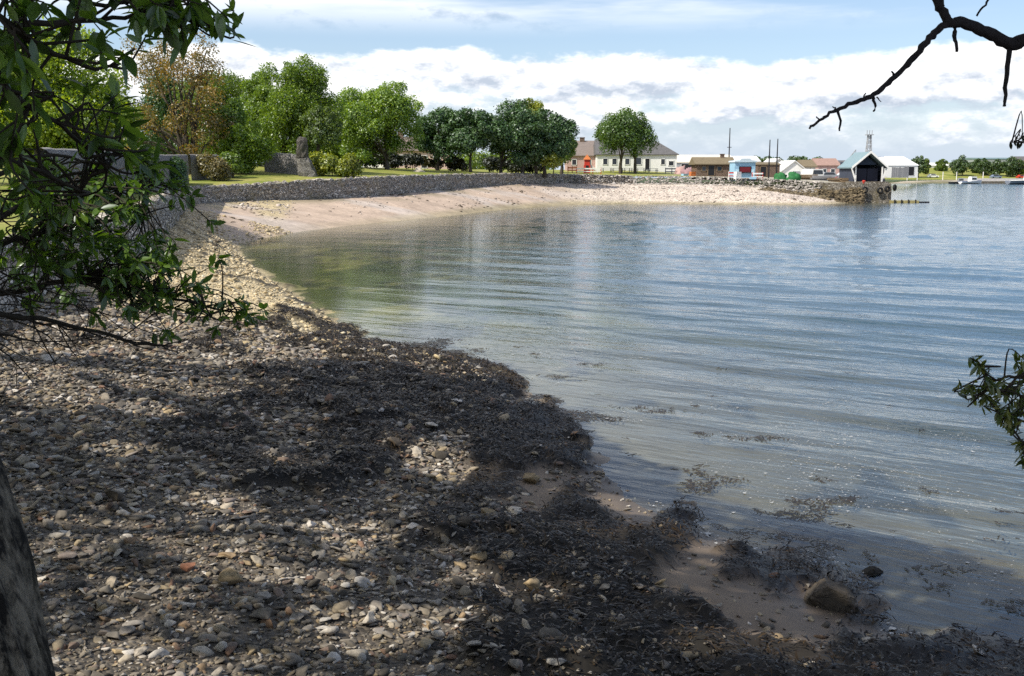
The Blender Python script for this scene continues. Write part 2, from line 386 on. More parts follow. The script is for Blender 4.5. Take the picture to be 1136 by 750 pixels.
def water_mat():
    m, t = new('seawater')
    g = t.n('ShaderNodeNewGeometry'); P = g.outputs['Position']
    dep = t.n('ShaderNodeAttribute', attribute_name='depth').outputs['Fac']
    def waves(rot, sc, det):
        mr = t.n('ShaderNodeMapping', ins={'Rotation': (0, 0, rot)}); t.link(P, mr.inputs['Vector'])
        mp = t.n('ShaderNodeMapping', ins={'Scale': sc}); t.link(mr.outputs[0], mp.inputs['Vector'])
        return t.noise(mp.outputs[0], 1, det, .55)
    a = waves(R(32), (.7, 3.2, 1), 3); b = waves(R(45), (1.5, 5.5, 1), 3); c = waves(R(20), (.16, .75, 1), 2)
    h = t.math('ADD', t.math('MULTIPLY', a, .8), t.math('MULTIPLY', b, .2))
    h = t.math('ADD', h, t.math('MULTIPLY', c, 1.3))
    calm = t.ramp(dep, [(0, (.25, .25, .25)), (.4, (1, 1, 1))])
    bm = t.n('ShaderNodeBump', ins={'Distance': .065, 'Height': h}); t.link(t.math('MULTIPLY', calm, t.n('ShaderNodeAttribute', attribute_name='still').outputs['Fac']), bm.inputs['Strength'])
    N = bm.outputs[0]
    fr = t.n('ShaderNodeFresnel', ins={'IOR': 1.333}); t.link(N, fr.inputs['Normal'])
    gl = t.n('ShaderNodeBsdfGlossy', ins={'Roughness': .11, 'Color': (1, 1, 1, 1)}); t.link(N, gl.inputs['Normal'])
    tr = t.n('ShaderNodeBsdfTransparent', ins={'Color': (.86, .93, .90, 1)})
    mk = t.n('ShaderNodeBsdfDiffuse', ins={'Color': (.06, .115, .16, 1)})
    murk = t.math('SUBTRACT', 1.0, t.math('POWER', 2.718, t.math('MULTIPLY', dep, -1.15)))
    body = t.n('ShaderNodeMixShader'); t.link(murk, body.inputs[0]); t.link(tr.outputs[0], body.inputs[1]); t.link(mk.outputs[0], body.inputs[2])
    surf = t.n('ShaderNodeMixShader'); t.link(fr.outputs[0], surf.inputs[0]); t.link(body.outputs[0], surf.inputs[1]); t.link(gl.outputs[0], surf.inputs[2])
    t.done(surf.outputs[0]); return m

# ------------------------------------------------------------------ terrain
def graded(lo, hi, a, b, s, g=1.07, mx=30):
    """coordinates: step s between a and b, growing outside"""
    r = list(np.arange(a, b, s)); st = s; x = b
    while x < hi: r.append(x); st = min(st*g, mx); x += st
    r.append(hi); st = s; x = a
    l = []
    while True:
        st = min(st*g, mx); x -= st
        if x <= lo: break
        l.append(x)
    l.append(lo)
    return np.array(l[::-1]+r)
def grid_faces(nx, ny):
    i, j = np.meshgrid(np.arange(nx-1), np.arange(ny-1)); k = (j*nx+i).ravel()
    return np.stack([k, k+1, k+1+nx, k+nx], 1)

xs = np.unique(np.concatenate([graded(-60, 66, -14, 9, .11, 1.055, .9), graded(-200, -62, -64, -62, 2, 1.3, 14), graded(67, 640, 67, 69, 1.5, 1.15, 14)])); ys = np.concatenate([graded(-60, 172, 5, 27, .11, 1.035, 1.0), graded(174, 480, 174, 175, 1.0, 1.1, 14)[1:]])
X, Y = [a.ravel() for a in np.meshgrid(xs, ys)]
Z, WE, SA, SDW, UD = beach(X, Y)
U, V = proj(X, Y, Z)
def lerp3(a, b, f): return a*(1-f)[:, None]+np.array(b)*f[:, None]
C = np.tile(np.array([.095, .082, .068]), (len(X), 1))
C = lerp3(C, (.20, .155, .115), sstep(.3, .8, SA))                                    # foreground sand
C = lerp3(C, (.50, .415, .26), sstep(19.5, 23.5, Y)*(1-sstep(.4, .9, SA)))               # yellow gravel past the shade edge, sunlight painted into its tint
C = lerp3(C, (.47, .37, .295), sstep(45, 75, Y)*sstep(.25, .7, SA))                   # pink sand
C = lerp3(C, (.56, .49, .43), sstep(100, 150, Y)*(1-sstep(.2, .9, SA))*(SDW > -1))   # pale shingle
C = lerp3(C, (.50, .44, .40), sstep(.5, .62, fbm(X*.12, Y*.3, 77))*sstep(60, 80, Y)*sstep(-14, -6, UD)*.8)
C = lerp3(C, (.30, .26, .15), sstep(2.2, .3, SDW)*sstep(60, 120, Y)*.75)             # damp edge, far beach
wet = sstep(1.6, .0, SDW)*sstep(40, 10, Y)
C *= (1-(.3*wet+.25*sstep(.55, .1, SDW)*(Y < 40))*(SDW > -.2))[:, None]
# sea floor
sea = sstep(.1, -.8, SDW)
gw = sstep(.46, .6, fbm(X*.35, Y*.18, 41)*.75+.25*fbm(X*1.2, Y*.9, 42)+.12*sstep(-30, -5, -np.abs(X+8))*sstep(30, 38, Y)*sstep(105, 80, Y))
C = lerp3(C, (.20, .165, .115), sea*.8)
C = lerp3(C, (.085, .095, .018), sea*gw*sstep(24, 34, Y)*.9)
C = lerp3(C, (.31, .265, .075), sea*(1-gw)*sstep(24, 34, Y)*sstep(110, 80, Y)*.8)
C = lerp3(C, (.009, .008, .0065), WE*(.92-.3*sea)*(Y < 60))
nearwall = sstep(-4, -.5, UD)*sstep(60, 75, Y)*sstep(.45, .6, fbm(X*.4, Y*.4, 90))
C = lerp3(C, (.19, .17, .10), nearwall*.7)
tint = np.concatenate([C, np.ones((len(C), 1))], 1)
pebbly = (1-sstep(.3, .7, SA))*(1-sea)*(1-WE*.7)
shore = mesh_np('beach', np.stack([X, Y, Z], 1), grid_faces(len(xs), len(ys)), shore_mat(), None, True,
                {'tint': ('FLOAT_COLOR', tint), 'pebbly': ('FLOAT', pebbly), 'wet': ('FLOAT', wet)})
set_props(shore, kind='structure')

def beach_z(x, y):
    """height of the built sheet (bilinear), weed, sand, distance from the water"""
    i = np.clip(np.searchsorted(xs, x)-1, 0, len(xs)-2); j = np.clip(np.searchsorted(ys, y)-1, 0, len(ys)-2)
    fx = (x-xs[i])/(xs[i+1]-xs[i]); fy = (y-ys[j])/(ys[j+1]-ys[j]); nx = len(xs)
    def q(A):
        return (A[j*nx+i]*(1-fx)+A[j*nx+i+1]*fx)*(1-fy)+(A[(j+1)*nx+i]*(1-fx)+A[(j+1)*nx+i+1]*fx)*fy
    return q(Z), q(WE), q(SA), q(SDW), q(UD)

# lawn and land behind the sea wall
bound = []
for i in range(len(UPL)):
    a, b = np.array(UPL[i][:2]), np.array(UPL[(i+1) % len(UPL)][:2]); L = np.linalg.norm(b-a)
    n = max(1, int(L/(2.0 if L < 60 else 40)))
    bound += [a+(b-a)*k/n for k in range(n)]
inner = []
for (x0, x1, y0, y1, s) in ((-60, 60, 2, 200, 3.0), (-300, 300, 0, 460, 14.0), (-880, 690, 0, 1480, 70.0)):
    for x in np.arange(x0, x1, s):
        for y in np.arange(y0, y1, s): inner.append((x+random.uniform(-.3, .3)*s, y+random.uniform(-.3, .3)*s, s))
inner = np.array(inner); sdI, _, _ = poly_sd(UPL, inner[:, 0], inner[:, 1])
inner = inner[sdI > inner[:, 2]*.35][:, :2]
vin = [Vector(p) for p in bound]+[Vector(p) for p in inner]
nb = len(bound)
ov, oe, of, *_ = mgeo.delaunay_2d_cdt(vin, [], [list(range(nb))], 1, 1e-4)
LV = np.array([(p.x, p.y) for p in ov]); LZ = zlawn(LV[:, 0], LV[:, 1])
yard = sstep(24, 33, LV[:, 0])*(LV[:, 1] < 340)*sstep(-14, -4, -(LV[:, 1]-150)*0-8+0*LV[:, 0])*.85
yard = np.maximum(sstep(25, 33, LV[:, 0])*(LV[:, 1] < 340)*.85, 0)
lawn = mesh_np('lawn', np.column_stack([LV, LZ]), np.array([list(f) for f in of if len(f) == 3]), lawn_mat(), None, True, {'yard': ('FLOAT', yard)})
set_props(lawn, kind='structure')

# ------------------------------------------------------------------ water
wx = graded(-60, 1500, -9, 16, .13, 1.05, 40); wy = graded(-60, 700, 8, 34, .13, 1.03, 14)
WX, WY = [a.ravel() for a in np.meshgrid(wx, wy)]
dpt, _, _ = poly_sd(WATER, WX, WY)
DEP = (.055*np.clip(dpt, 0, 6)+.075*np.clip(dpt-6, 0, 30)+.03*np.clip(dpt-36, 0, 60))*cove(WX, WY)
WZ = np.zeros(len(WX)); wr = np.random.default_rng(3)
for k in range(16):
    lam = .7*1.22**(k*.62); th = R(wr.uniform(48, 70)); ph = wr.uniform(0, 6.28)
    kk = 2*math.pi/lam; amp = .0062*lam**1.0*wr.uniform(.6, 1.3)
    warp = 1.3*fbm(WX*.12+k, WY*.12, 60+k, 2)*2
    WZ += amp*np.sin(kk*(WX*math.cos(th)+WY*math.sin(th))+ph+warp)
WZ *= (1-.7*(1-cove(WX, WY)))*(.10+.9*sstep(.0, .45, DEP))*(1-.2*sstep(30, 60, WY))*(.5+.9*fbm(WX*.07, WY*.07, 55, 3))
water = mesh_np('sea', np.stack([WX, WY, WZ], 1), grid_faces(len(wx), len(wy)), water_mat(), None, True, {'depth': ('FLOAT', DEP), 'still': ('FLOAT', 1-.6*(1-cove(WX, WY))/.72)})
set_props(water, kind='structure')

# ------------------------------------------------------------------ stones, seaweed, foam
def ico(n):
    bm = bmesh.new(); bmesh.ops.create_icosphere(bm, subdivisions=n, radius=1)
    bm.verts.ensure_lookup_table()
    v = np.array([p.co[:] for p in bm.verts]); f = np.array([[q.index for q in p.verts] for p in bm.faces]); bm.free(); return v, f
ICO1, ICO2, ICO3 = ico(1), ico(2), ico(3)
def rotmats(n, tilt=.5):
    a = rng.uniform(0, 2*np.pi, n); t = rng.normal(0, tilt, n); b = rng.uniform(0, 2*np.pi, n)
    ca, sa, ct, st = np.cos(a), np.sin(a), np.cos(t), np.sin(t); z = np.zeros(n); o = np.ones(n)
    Rz = np.stack([ca, -sa, z, sa, ca, z, z, z, o], 1).reshape(n, 3, 3)
    Rx = np.stack([o, z, z, z, ct, -st, z, st, ct], 1).reshape(n, 3, 3)
    cb, sb = np.cos(b), np.sin(b)
    Rb = np.stack([cb, -sb, z, sb, cb, z, z, z, o], 1).reshape(n, 3, 3)
    return Rz @ Rx @ Rb
def stones(P, size, base=ICO1, jit=.22, cuts=5, cr=(.35, .75)):
    n = len(P); bv, bf = base
    s = size[:, None]*np.stack([rng.uniform(.8, 1.25, n), rng.uniform(.55, .95, n), rng.uniform(.22, .5, n)], 1)
    v = bv[None]*(1+rng.uniform(-jit, jit, (n, len(bv), 1)))
    # a few cut facets make them angular
    for _ in range(cuts):
        d = rng.normal(size=(n, 1, 3)); d /= np.linalg.norm(d, axis=2, keepdims=True); c = rng.uniform(*cr, (n, 1))
        over = np.clip((v*d).sum(2)-c, 0, None); v = v-over[..., None]*d
    v = np.einsum('nij,nvj->nvi', rotmats(n, .35), v*s[:, None, :])+P[:, None, :]
    f = bf[None]+(np.arange(n)*len(bv))[:, None, None]
    return v.reshape(-1, 3), f.reshape(-1, 3)
STOPS = [(0, (.045, .039, .032)), (.15, (.13, .117, .10)), (.34, (.22, .20, .175)), (.50, (.29, .24, .165)), (.64, (.32, .30, .275)), (.73, (.19, .115, .08)), (.81, (.38, .30, .18)), (.92, (.43, .41, .38)), (1, (.56, .53, .49))]
PEB = pebble_mat(STOPS)
LIT_GRAVEL = pebble_mat([(0, (.22, .18, .11)), (.15, (.50, .41, .25)), (.6, (.62, .52, .33)), (1, (.70, .63, .47))])  # yellow gravel, colour raised so that it carries the sunlight itself
SHINGLE = pebble_mat([(0, (.30, .26, .23)), (.4, (.46, .40, .36)), (1, (.62, .57, .52))])
def inview(x, y, z, m=40):
    u, v = proj(x, y, z); return (u > -m*2) & (u < 1136+m*2) & (v > -m) & (v < 750+m*2)
def scatter(n, x0, x1, y0, y1):
    x = rng.uniform(x0, x1, n); y = rng.uniform(y0, y1, n)
    z, we, sa, sd, ud = beach_z(x, y)
    k = inview(x, y, z) & (ud < -.25)
    return x[k], y[k], z[k], we[k], sa[k], sd[k], ud[k]
def pebble_field(name, n, box, size, mat, keep, kind='stuff', jit=.2, sink=.15):
    x, y, z, we, sa, sd, ud = scatter(n, *box)
    p = keep(x, y, we, sa, sd); k = rng.uniform(size=len(x)) < p
    s = size(rng, k.sum(), y[k])
    P = np.stack([x[k], y[k], z[k]+s*sink], 1)
    b = s > .034 if name == 'pebbles' else s > 9
    v, f = stones(P[~b], s[~b], ICO1, jit)
    if b.any():
        v2, f2 = stones(P[b], s[b], ICO2, .05, 11, (.26, .66)); f = np.concatenate([f, f2+len(v)]); v = np.concatenate([v, v2])
    return set_props(mesh_np(name, v, f, mat), kind=kind)
def near_keep(x, y, we, sa, sd):
    return np.clip(1-sstep(.3, .75, sa)*.93-we*.78, .02, 1)*sstep(-.25, .15, sd)
pebble_field('pebbles', 215000, (-13, 8, 6, 25), lambda r, n, y: np.clip(r.lognormal(-3.65, .72, n), .011, .12)*(.72+y*.028), PEB, near_keep)
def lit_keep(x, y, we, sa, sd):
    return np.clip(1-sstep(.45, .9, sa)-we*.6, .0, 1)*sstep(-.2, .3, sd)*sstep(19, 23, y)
pebble_field('gravel', 42000, (-24, 0, 19, 75), lambda r, n, y: np.clip(r.lognormal(-2.75, .45, n), .03, .2)*(.7+y*.008), LIT_GRAVEL, lit_keep)
pebble_field('shingle', 16000, (-30, 52, 84, 168), lambda r, n, y: np.clip(r.lognormal(-2.1, .4, n), .07, .35),
             SHINGLE, lambda x, y, we, sa, sd: (1-sstep(.3, .95, sa)*.97)*sstep(.5, 4, sd))

def weed_field(name, n, box, mat, water_side, zoff):
    x, y, z, we, sa, sd, ud = scatter(n, *box)
    if water_side:
        u, v = proj(x, y, np.zeros_like(x)); w = idw(WEED, u, v)
        k = (sd < -.1) & (rng.uniform(size=len(x)) < sstep(.52, .70, w*.85+(fbm(x*1.5, y*2.1, 71, 5)-.5)*1.7)) & (sd > -7) & (y < 27)
        P = np.stack([x[k], y[k], np.maximum(z[k], 0)+.004], 1)
    else:
        k = (sd > -.5) & (rng.uniform(size=len(x)) < we) & (y < 32)
        P = np.stack([x[k], y[k], np.maximum(z[k], -.02)+rng.uniform(0, .055, k.sum())*we[k]+zoff], 1)
    m = len(P); sc = .75+y[k]*.025
    if water_side: v, f = fronds_w(P, rng.uniform(.04, .14, m)*sc, rng.uniform(.005, .012, m)*sc, 0)
    else: v, f = fronds_w(P, np.clip(rng.lognormal(-2.35, .5, m), .04, .28)*sc, rng.uniform(.003, .010, m)*sc)
    return set_props(mesh_np(name, v, f, mat), kind='stuff')
def strandline():
    x, y, z, we, sa, sd, ud = scatter(60000, -28, 45, 40, 165)
    k = (sd > .6) & (rng.uniform(size=len(x)) < .22*sstep(.56, .70, fbm(x*.25, y*.25, 99, 4))+.25*sstep(.5, .62, fbm(x*.2, y*.2, 98, 3))*sstep(1.2, .2, np.abs(sd-6.5-4*fbm(x*.1, y*.1, 97))))
    P = np.stack([x, y, z+.02], 1)[k]; s = np.clip(rng.lognormal(-1.9, .5, k.sum()), .06, .45)
    v, f = stones(P, s, ICO1, .3, 2); v[:, 2] = np.repeat(P[:, 2], 12)+(v[:, 2]-np.repeat(P[:, 2], 12))*.4
    set_props(mesh_np('strandline_weed', v, f, weed_mat((.03, .025, .018), (.12, .09, .06), .8)), kind='stuff')
strandline()
def fronds_w(P, L, wid, lift=1):
    """flat straps of wrack, combed by the tide into strands and mats"""
    n = len(P); seg = 4; flow = 6.3*fbm(P[:, 0]*.55, P[:, 1]*.55, 44, 3)*2
    d = flow+rng.normal(0, .75, n); rise = rng.uniform(-.1, .45, n)*lift; pts = np.array(P); rings = []
    for s in range(seg+1):
        w = (wid*(1.0, 1.25, .8, 1.2, .4)[s])[:, None]
        tw = rng.uniform(-.5, .5, n)*(.25+.75*lift)
        o = np.stack([-np.sin(d), np.cos(d), tw], 1)*w
        rings += [pts+o, pts-o]
        st = (L/seg)[:, None]
        pts = pts+np.stack([np.cos(d), np.sin(d), rise], 1)*st
        rise = rise-rng.uniform(.1, .45, n)*lift; d = d+rng.uniform(-.6, .6, n)
    V = np.stack(rings, 1)
    f = np.array([[2*s, 2*s+1, 2*s+3, 2*s+2] for s in range(seg)])
    return V.reshape(-1, 3), (f[None]+(np.arange(n)*(seg+1)*2)[:, None, None]).reshape(-1, 4)
WRACK = weed_mat((.004, .0035, .003), (.030, .019, .008), .4)
weed_field('seaweed', 150000, (-12, 8, 6.5, 30), WRACK, False, .012)
weed_field('floating_seaweed', 150000, (-3, 16, 7, 27), WRACK, True, 0)

# foam flecks and bubbles drifting over the weed
def foam():
    n = 110000; x = rng.uniform(-3, 16, n); y = rng.uniform(8, 30, n)
    z, we, sa, sd, ud = beach_z(x, y); u, v = proj(x, y, np.zeros(n))
    FO = [(905,500,.95),(985,497,.9),(630,385,.7),(1040,550,.9),(820,560,.6),(930,600,.7),(900,560,.8),(1000,600,.75),(960,505,.8),(850,520,.55),(1100,560,.6),(1090,640,.6),(760,520,.45),(700,420,.4),(620,385,.5),(560,385,.35),(1000,440,0),(850,420,.05),(750,460,.15),(1000,680,.05),(860,600,.35),(650,470,.3),(1000,380,0),(700,350,0),(1130,500,.1)]
    w = idw(FO, u, v)
    lap = (sd < .06) & (sd > -.2) & (rng.uniform(size=n) < .9*sstep(.4, .6, fbm(x*.8, y*.8, 83, 3)))
    k = lap | (sd < -.12) & (u < 1200) & (rng.uniform(size=n) < .75*sstep(.42, .72, w*.85+(fbm(x*.9, y*1.2, 81, 5)-.5)*1.5))
    x, y = x[k], y[k]; m = len(x); s = np.clip(rng.lognormal(-5.45, .55, m), .0025, .022)*(.5+y*.03)*np.where(lap[k], 2.0, 1)
    a = rng.uniform(0, 6.28, m); q = np.arange(6)*np.pi/3
    vx = x[:, None]+np.cos(q[None]+a[:, None])*s[:, None]*rng.uniform(.5, 1.3, (m, 6))*1.5
    vy = y[:, None]+np.sin(q[None]+a[:, None])*s[:, None]*rng.uniform(.5, 1.3, (m, 6))
    V = np.stack([vx, vy, np.full_like(vx, .016)], 2).reshape(-1, 3)
    return set_props(mesh_np('foam', V, np.arange(m*6).reshape(m, 6), paint((.48, .48, .47), .7, .3, 8)), kind='stuff')
foam()

# single stones one can pick out on the shore
STN = {'grey': pebble_mat([(0, (.13, .12, .105)), (1, (.19, .175, .155))]), 'pale': pebble_mat([(0, (.42, .38, .32)), (1, (.50, .46, .40))]),
       'tan': pebble_mat([(0, (.28, .21, .12)), (1, (.36, .28, .17))]), 'brown': pebble_mat([(0, (.06, .05, .038)), (1, (.09, .074, .055))]),
       'red': pebble_mat([(0, (.26, .11, .06)), (1, (.32, .15, .09))]), 'dark': pebble_mat([(0, (.02, .018, .016)), (1, (.03, .027, .022))])}
def rock_mesh(name, sx, sy, sz, kind, seed, loc, rz=0, cuts=7, parent=None):
    r = np.random.default_rng(seed); v, f = ICO3; v = v.copy()
    for _ in range(cuts*2):
        d = r.normal(size=3); d /= np.linalg.norm(d); c = r.uniform(.28, .62)
        v -= np.clip(v @ d-c, 0, None)[:, None]*d
    v *= 1+.05*(r.uniform(size=(len(v), 1))-.5)
    v = v*np.array([sx, sy, sz])/2
    c, s = math.cos(rz), math.sin(rz)
    v = np.stack([v[:, 0]*c-v[:, 1]*s, v[:, 0]*s+v[:, 1]*c, v[:, 2]], 1)
    o = mesh_np(name, v, f, STN[kind] if isinstance(kind, str) else kind, parent, False); o.location = loc; return o
def px_ground(u, v):
    z = .5
    for _ in range(12):
        p = gp(u, v, z); z = float(beach_z(np.array([p[0]]), np.array([p[1]]))[0][0])
    return p[0], p[1], z
def shore_rock(u, v, wpx, hpx, kind, label, seed, rz=0, name='beach_stone', deep=.9, group=None):
    x, y, z = px_ground(u, v); k = math.hypot(y, CAMH-z)/FPX
    o = rock_mesh(name, wpx*k*1.25, wpx*k*deep*1.2, hpx*k*1.15, kind, seed, (x, y, max(z, -.05)+hpx*k*.3), rz)
    return set_props(o, label, 'stone', group)
def hull_rock(name, pts, kind, label, u, v, sink, rz=0, seed=1):
    """weathered block: hull of hand-set corners, edges worn and pitted"""
    bm = bmesh.new(); rr = random.Random(seed)
    for p in pts: bm.verts.new(p)
    bmesh.ops.convex_hull(bm, input=bm.verts[:])
    bmesh.ops.delete(bm, geom=[q for q in bm.verts if not q.link_faces], context='VERTS')
    bmesh.ops.bevel(bm, geom=bm.edges[:], offset=.022, segments=1, affect='EDGES', clamp_overlap=True)
    bmesh.ops.triangulate(bm, faces=bm.faces[:])
    for _ in range(2): bmesh.ops.subdivide_edges(bm, edges=bm.edges[:], cuts=1, use_grid_fill=True)
    for q in bm.verts: q.co += Vector((rr.uniform(-1, 1), rr.uniform(-1, 1), rr.uniform(-1, 1)))*.007
    me = bpy.data.meshes.new(name); bm.to_mesh(me); bm.free()
    o = link(name, me, STN[kind]); o.scale = (.95, .95, .95); x, y, z = px_ground(u, v); o.location = (x, y, max(z, -.03)-sink); o.rotation_euler = (0, 0, rz)
    return set_props(o, label, 'stone')
hull_rock('boulder', [(-.30, -.10, 0), (-.27, .14, .10), (-.22, -.16, .20), (-.10, .16, .30), (-.06, -.12, .31), (.16, .13, .26), (.17, -.15, .22), (.29, .05, .10), (.31, -.13, .02), (.22, .2, 0), (-.2, .22, 0), (.05, -.22, 0)],
          'brown', 'large blunt brown boulder at the water edge by wet sand', 921, 673, .03, -.25, 5)
hull_rock('rock', [(-.18, -.05, 0), (-.12, .08, .05), (-.05, -.06, .10), (.04, .07, .11), (.12, -.04, .06), (.18, .02, 0), (0, -.1, 0), (0, .12, 0)], 'dark', 'small black weedy rock just off the large brown boulder', 968, 640, .01, .2, 6)
for a in [(290,688,36,26,'grey','grey block of stone, biggest of the shingle below the tree branches',11,.3),
          (592,655,30,22,'tan','yellow-tan stone catching a patch of sunlight between dark seaweed heaps',12,.8),
          (457,464,24,12,'tan','smooth tan oblong stone at the top of the seaweed bank',13,.1),
          (440,496,16,20,'brown','upright purplish brown stone beside the sunlit seaweed gap',14,.5),
          (462,503,22,13,'pale','brightest pale slab in the sunlit gap among seaweed',15,.2),
          (478,477,26,9,'pale','long flat pale stone above the sunlit seaweed gap',16,.2),
          (540,575,24,13,'tan','pale tan wedge of stone lying alone on dark seaweed',17,-.6),
          (572,570,22,13,'pale','cream split stone on seaweed next to the tan wedge',18,-.3),
          (515,582,34,14,'brown','flat pinkish brown slab sunk in dark seaweed',19,-.2),
          (399,403,24,8,'pale','flat white stone alone on the upper seaweed band',20,.1),
          (409,694,24,20,'pale','pale buff stone on shingle beside a reddish patch',21,.5),
          (613,712,26,22,'grey','round grey stone half buried in seaweed near the frame bottom',22,.4),
          (534,624,24,18,'tan','yellow grey stone with rounded top among mixed shingle',23,.2),
          (207,632,20,14,'red','rust red stone lit by a small fleck of sunlight',24,.4),
          (262,648,32,22,'tan','large tan slab beside the rust red stone',25,-.7),
          (131,556,26,18,'brown','dark brown lump of stone on the grey shingle',26,.3),
          (590,535,40,16,'tan','low sandy ledge of rock showing through seaweed',27,-.2),
          (180,372,20,8,'pale','bleached stone in dappled sun under the leafy branch tip',28,.2)]:
    shore_rock(*a)
x, y, z, we, sa, sd, ud = scatter(5200, -12, 6, 7, 24)
kk = (rng.uniform(size=len(x)) < near_keep(x, y, we, sa, sd)) & inview(x, y, z, -8); idx = np.nonzero(kk)[0][:285]
TEMPL = [rock_mesh('beach_stone', .16*random.uniform(.8, 1.2), .12*random.uniform(.8, 1.2), .075*random.uniform(.8, 1.3), random.choice(['grey', 'grey', 'brown', 'tan']), 100+k, (0, 0, -50)) for k in range(14)]
for q, i in enumerate(idx):
    o = TEMPL[q] if q < len(TEMPL) else random.choice(TEMPL).copy()
    if q >= len(TEMPL): col.objects.link(o)
    s = random.choice([.6, .75, .9, 1.1, 1.45])*random.uniform(.85, 1.15)*(.75+.02*y[i])
    o.location = (x[i], y[i], z[i]+.025); o.scale = (s, s, s*random.uniform(.7, 1.1)); o.rotation_euler = (random.gauss(0, .25), random.gauss(0, .25), random.uniform(0, 6.28))
    set_props(o, 'middling angular cobble lying among smaller pebbles on the shaded shingle', 'stone', 'cobbles strewn over the shaded shingle')

# ------------------------------------------------------------------ walls
def wall_along(name, pts, thick, mat, label, cat, step=.45, rows=6, jit=.05, batter=.12, coping=None):
    """rough rubble wall following ground points (x, y, foot, top); thickness to the landward side"""
    P = []
    for i in range(len(pts)-1):
        a, b = np.array(pts[i], float), np.array(pts[i+1], float); n = max(1, int(np.linalg.norm((b-a)[:2])/step))
        P += [a+(b-a)*k/n for k in range(n)]
    P.append(np.array(pts[-1], float)); P = np.array(P); m = len(P)
    # round the corners
    for _ in range(6): P[1:-1] = .25*P[:-2]+.5*P[1:-1]+.25*P[2:]
    T = np.gradient(P[:, :2], axis=0); T /= np.linalg.norm(T, axis=1)[:, None]; N = np.stack([-T[:, 1], T[:, 0]], 1)
    prof = [(-batter, -.6)]+[(-batter*(1-k/rows), k/rows) for k in range(rows+1)]+[(thick*.5, 1.03), (thick, 1.0), (thick, .3)]
    V = np.zeros((m, len(prof), 3)); rj = np.random.default_rng(4)
    for k, (o, h) in enumerate(prof):
        j = rj.uniform(-jit, jit, (m, 3)); H = P[:, 2]+(P[:, 3]-P[:, 2])*h
        if h < 0: H = P[:, 2]-.7
        V[:, k, :2] = P[:, :2]+N*(o+j[:, :1]*1.2); V[:, k, 2] = H+j[:, 2]*(1.2 if h >= .95 else .5)
    nv = len(prof); i, k = np.meshgrid(np.arange(m-1), np.arange(nv-1)); q = (i*nv+k).ravel()
    o = mesh_np(name, V.reshape(-1, 3), np.stack([q, q+nv, q+nv+1, q+1], 1), mat)
    return set_props(o, label, cat)
wall_along('sea_wall', [(a, b, c, d+.05) for a, b, c, d in WALL], .55, STONEWALL, 'low curved grey rubble sea wall between lawn and beach', 'sea wall', .33, 8, .115)
def gw(u, y): x = xu(u, y); z = zl(x, y); return (x, y, z-.1, z+1.75+.009*min(y, 80))
wall_along('garden_wall', [gw(60, 36), gw(110, 45), gw(164, 60), gw(190, 73), gw(214, 92)], .4, GARDENWALL, 'tall grey garden wall running behind the leaves at lawn edge', 'wall', .8, 5, .015, 0)
def gw2(u, y, h): x = xu(u, y); z = zl(x, y); return (x, y, z-.1, z+h)
wall_along('garden_wall', [gw2(217, 96, 2.4), gw2(240, 99, 2.3), gw2(262, 102, 1.9)], .4, GARDENWALL, 'creeper-grown end of garden wall below the bronze tree', 'wall', .8, 5, .03, 0)
wall_along('boundary_wall', [gw2(297, 110, 2.1), gw2(318, 109, 2.05), gw2(337, 107.5, 2.0)], .45, GARDENWALL, 'short stone wall adjoining the ruined pillar', 'wall', .6, 5, .03, 0)
# ruined pillar
xp, yp = xu(340, 106), 106.0; zp = zl(xp, yp)
rp = empty('ruined_pillar', (xp, yp, zp), 'ragged stone pillar leaning at the end of short wall', 'pillar')
def column(sec, mat, name, parent):
    V = []; n = 10
    for (zc, rx, ry, ox) in sec:
        for k in range(n):
            a = 2*math.pi*k/n; c, s = math.cos(a), math.sin(a); p = (abs(c)**4+abs(s)**4)**-.25
            V.append((ox+c*p*rx+random.uniform(-.13, .13), s*p*ry+random.uniform(-.13, .13), zc+random.uniform(-.1, .1)))
    F = [(i*n+k, i*n+(k+1) % n, (i+1)*n+(k+1) % n, (i+1)*n+k) for i in range(len(sec)-1) for k in range(n)]+[tuple(range((len(sec)-1)*n, len(sec)*n))]
    return MB().add(V, F).build(name, mat, parent)
column([(-.3, .95, .7, .5), (.3, .9, .65, .42), (.9, .8, .6, .25), (1.4, .75, .6, .1), (1.9, .72, .55, 0)], masonry((.30, .28, .25), (.42, .40, .37), (.07, .06, .05), 3, 4), 'base', rp)
column([(1.85, .6, .5, -.05), (2.4, .62, .5, -.1), (3.0, .56, .45, -.1), (3.6, .5, .42, -.05), (4.0, .34, .3, -.05)], RUIN, 'shaft', rp)

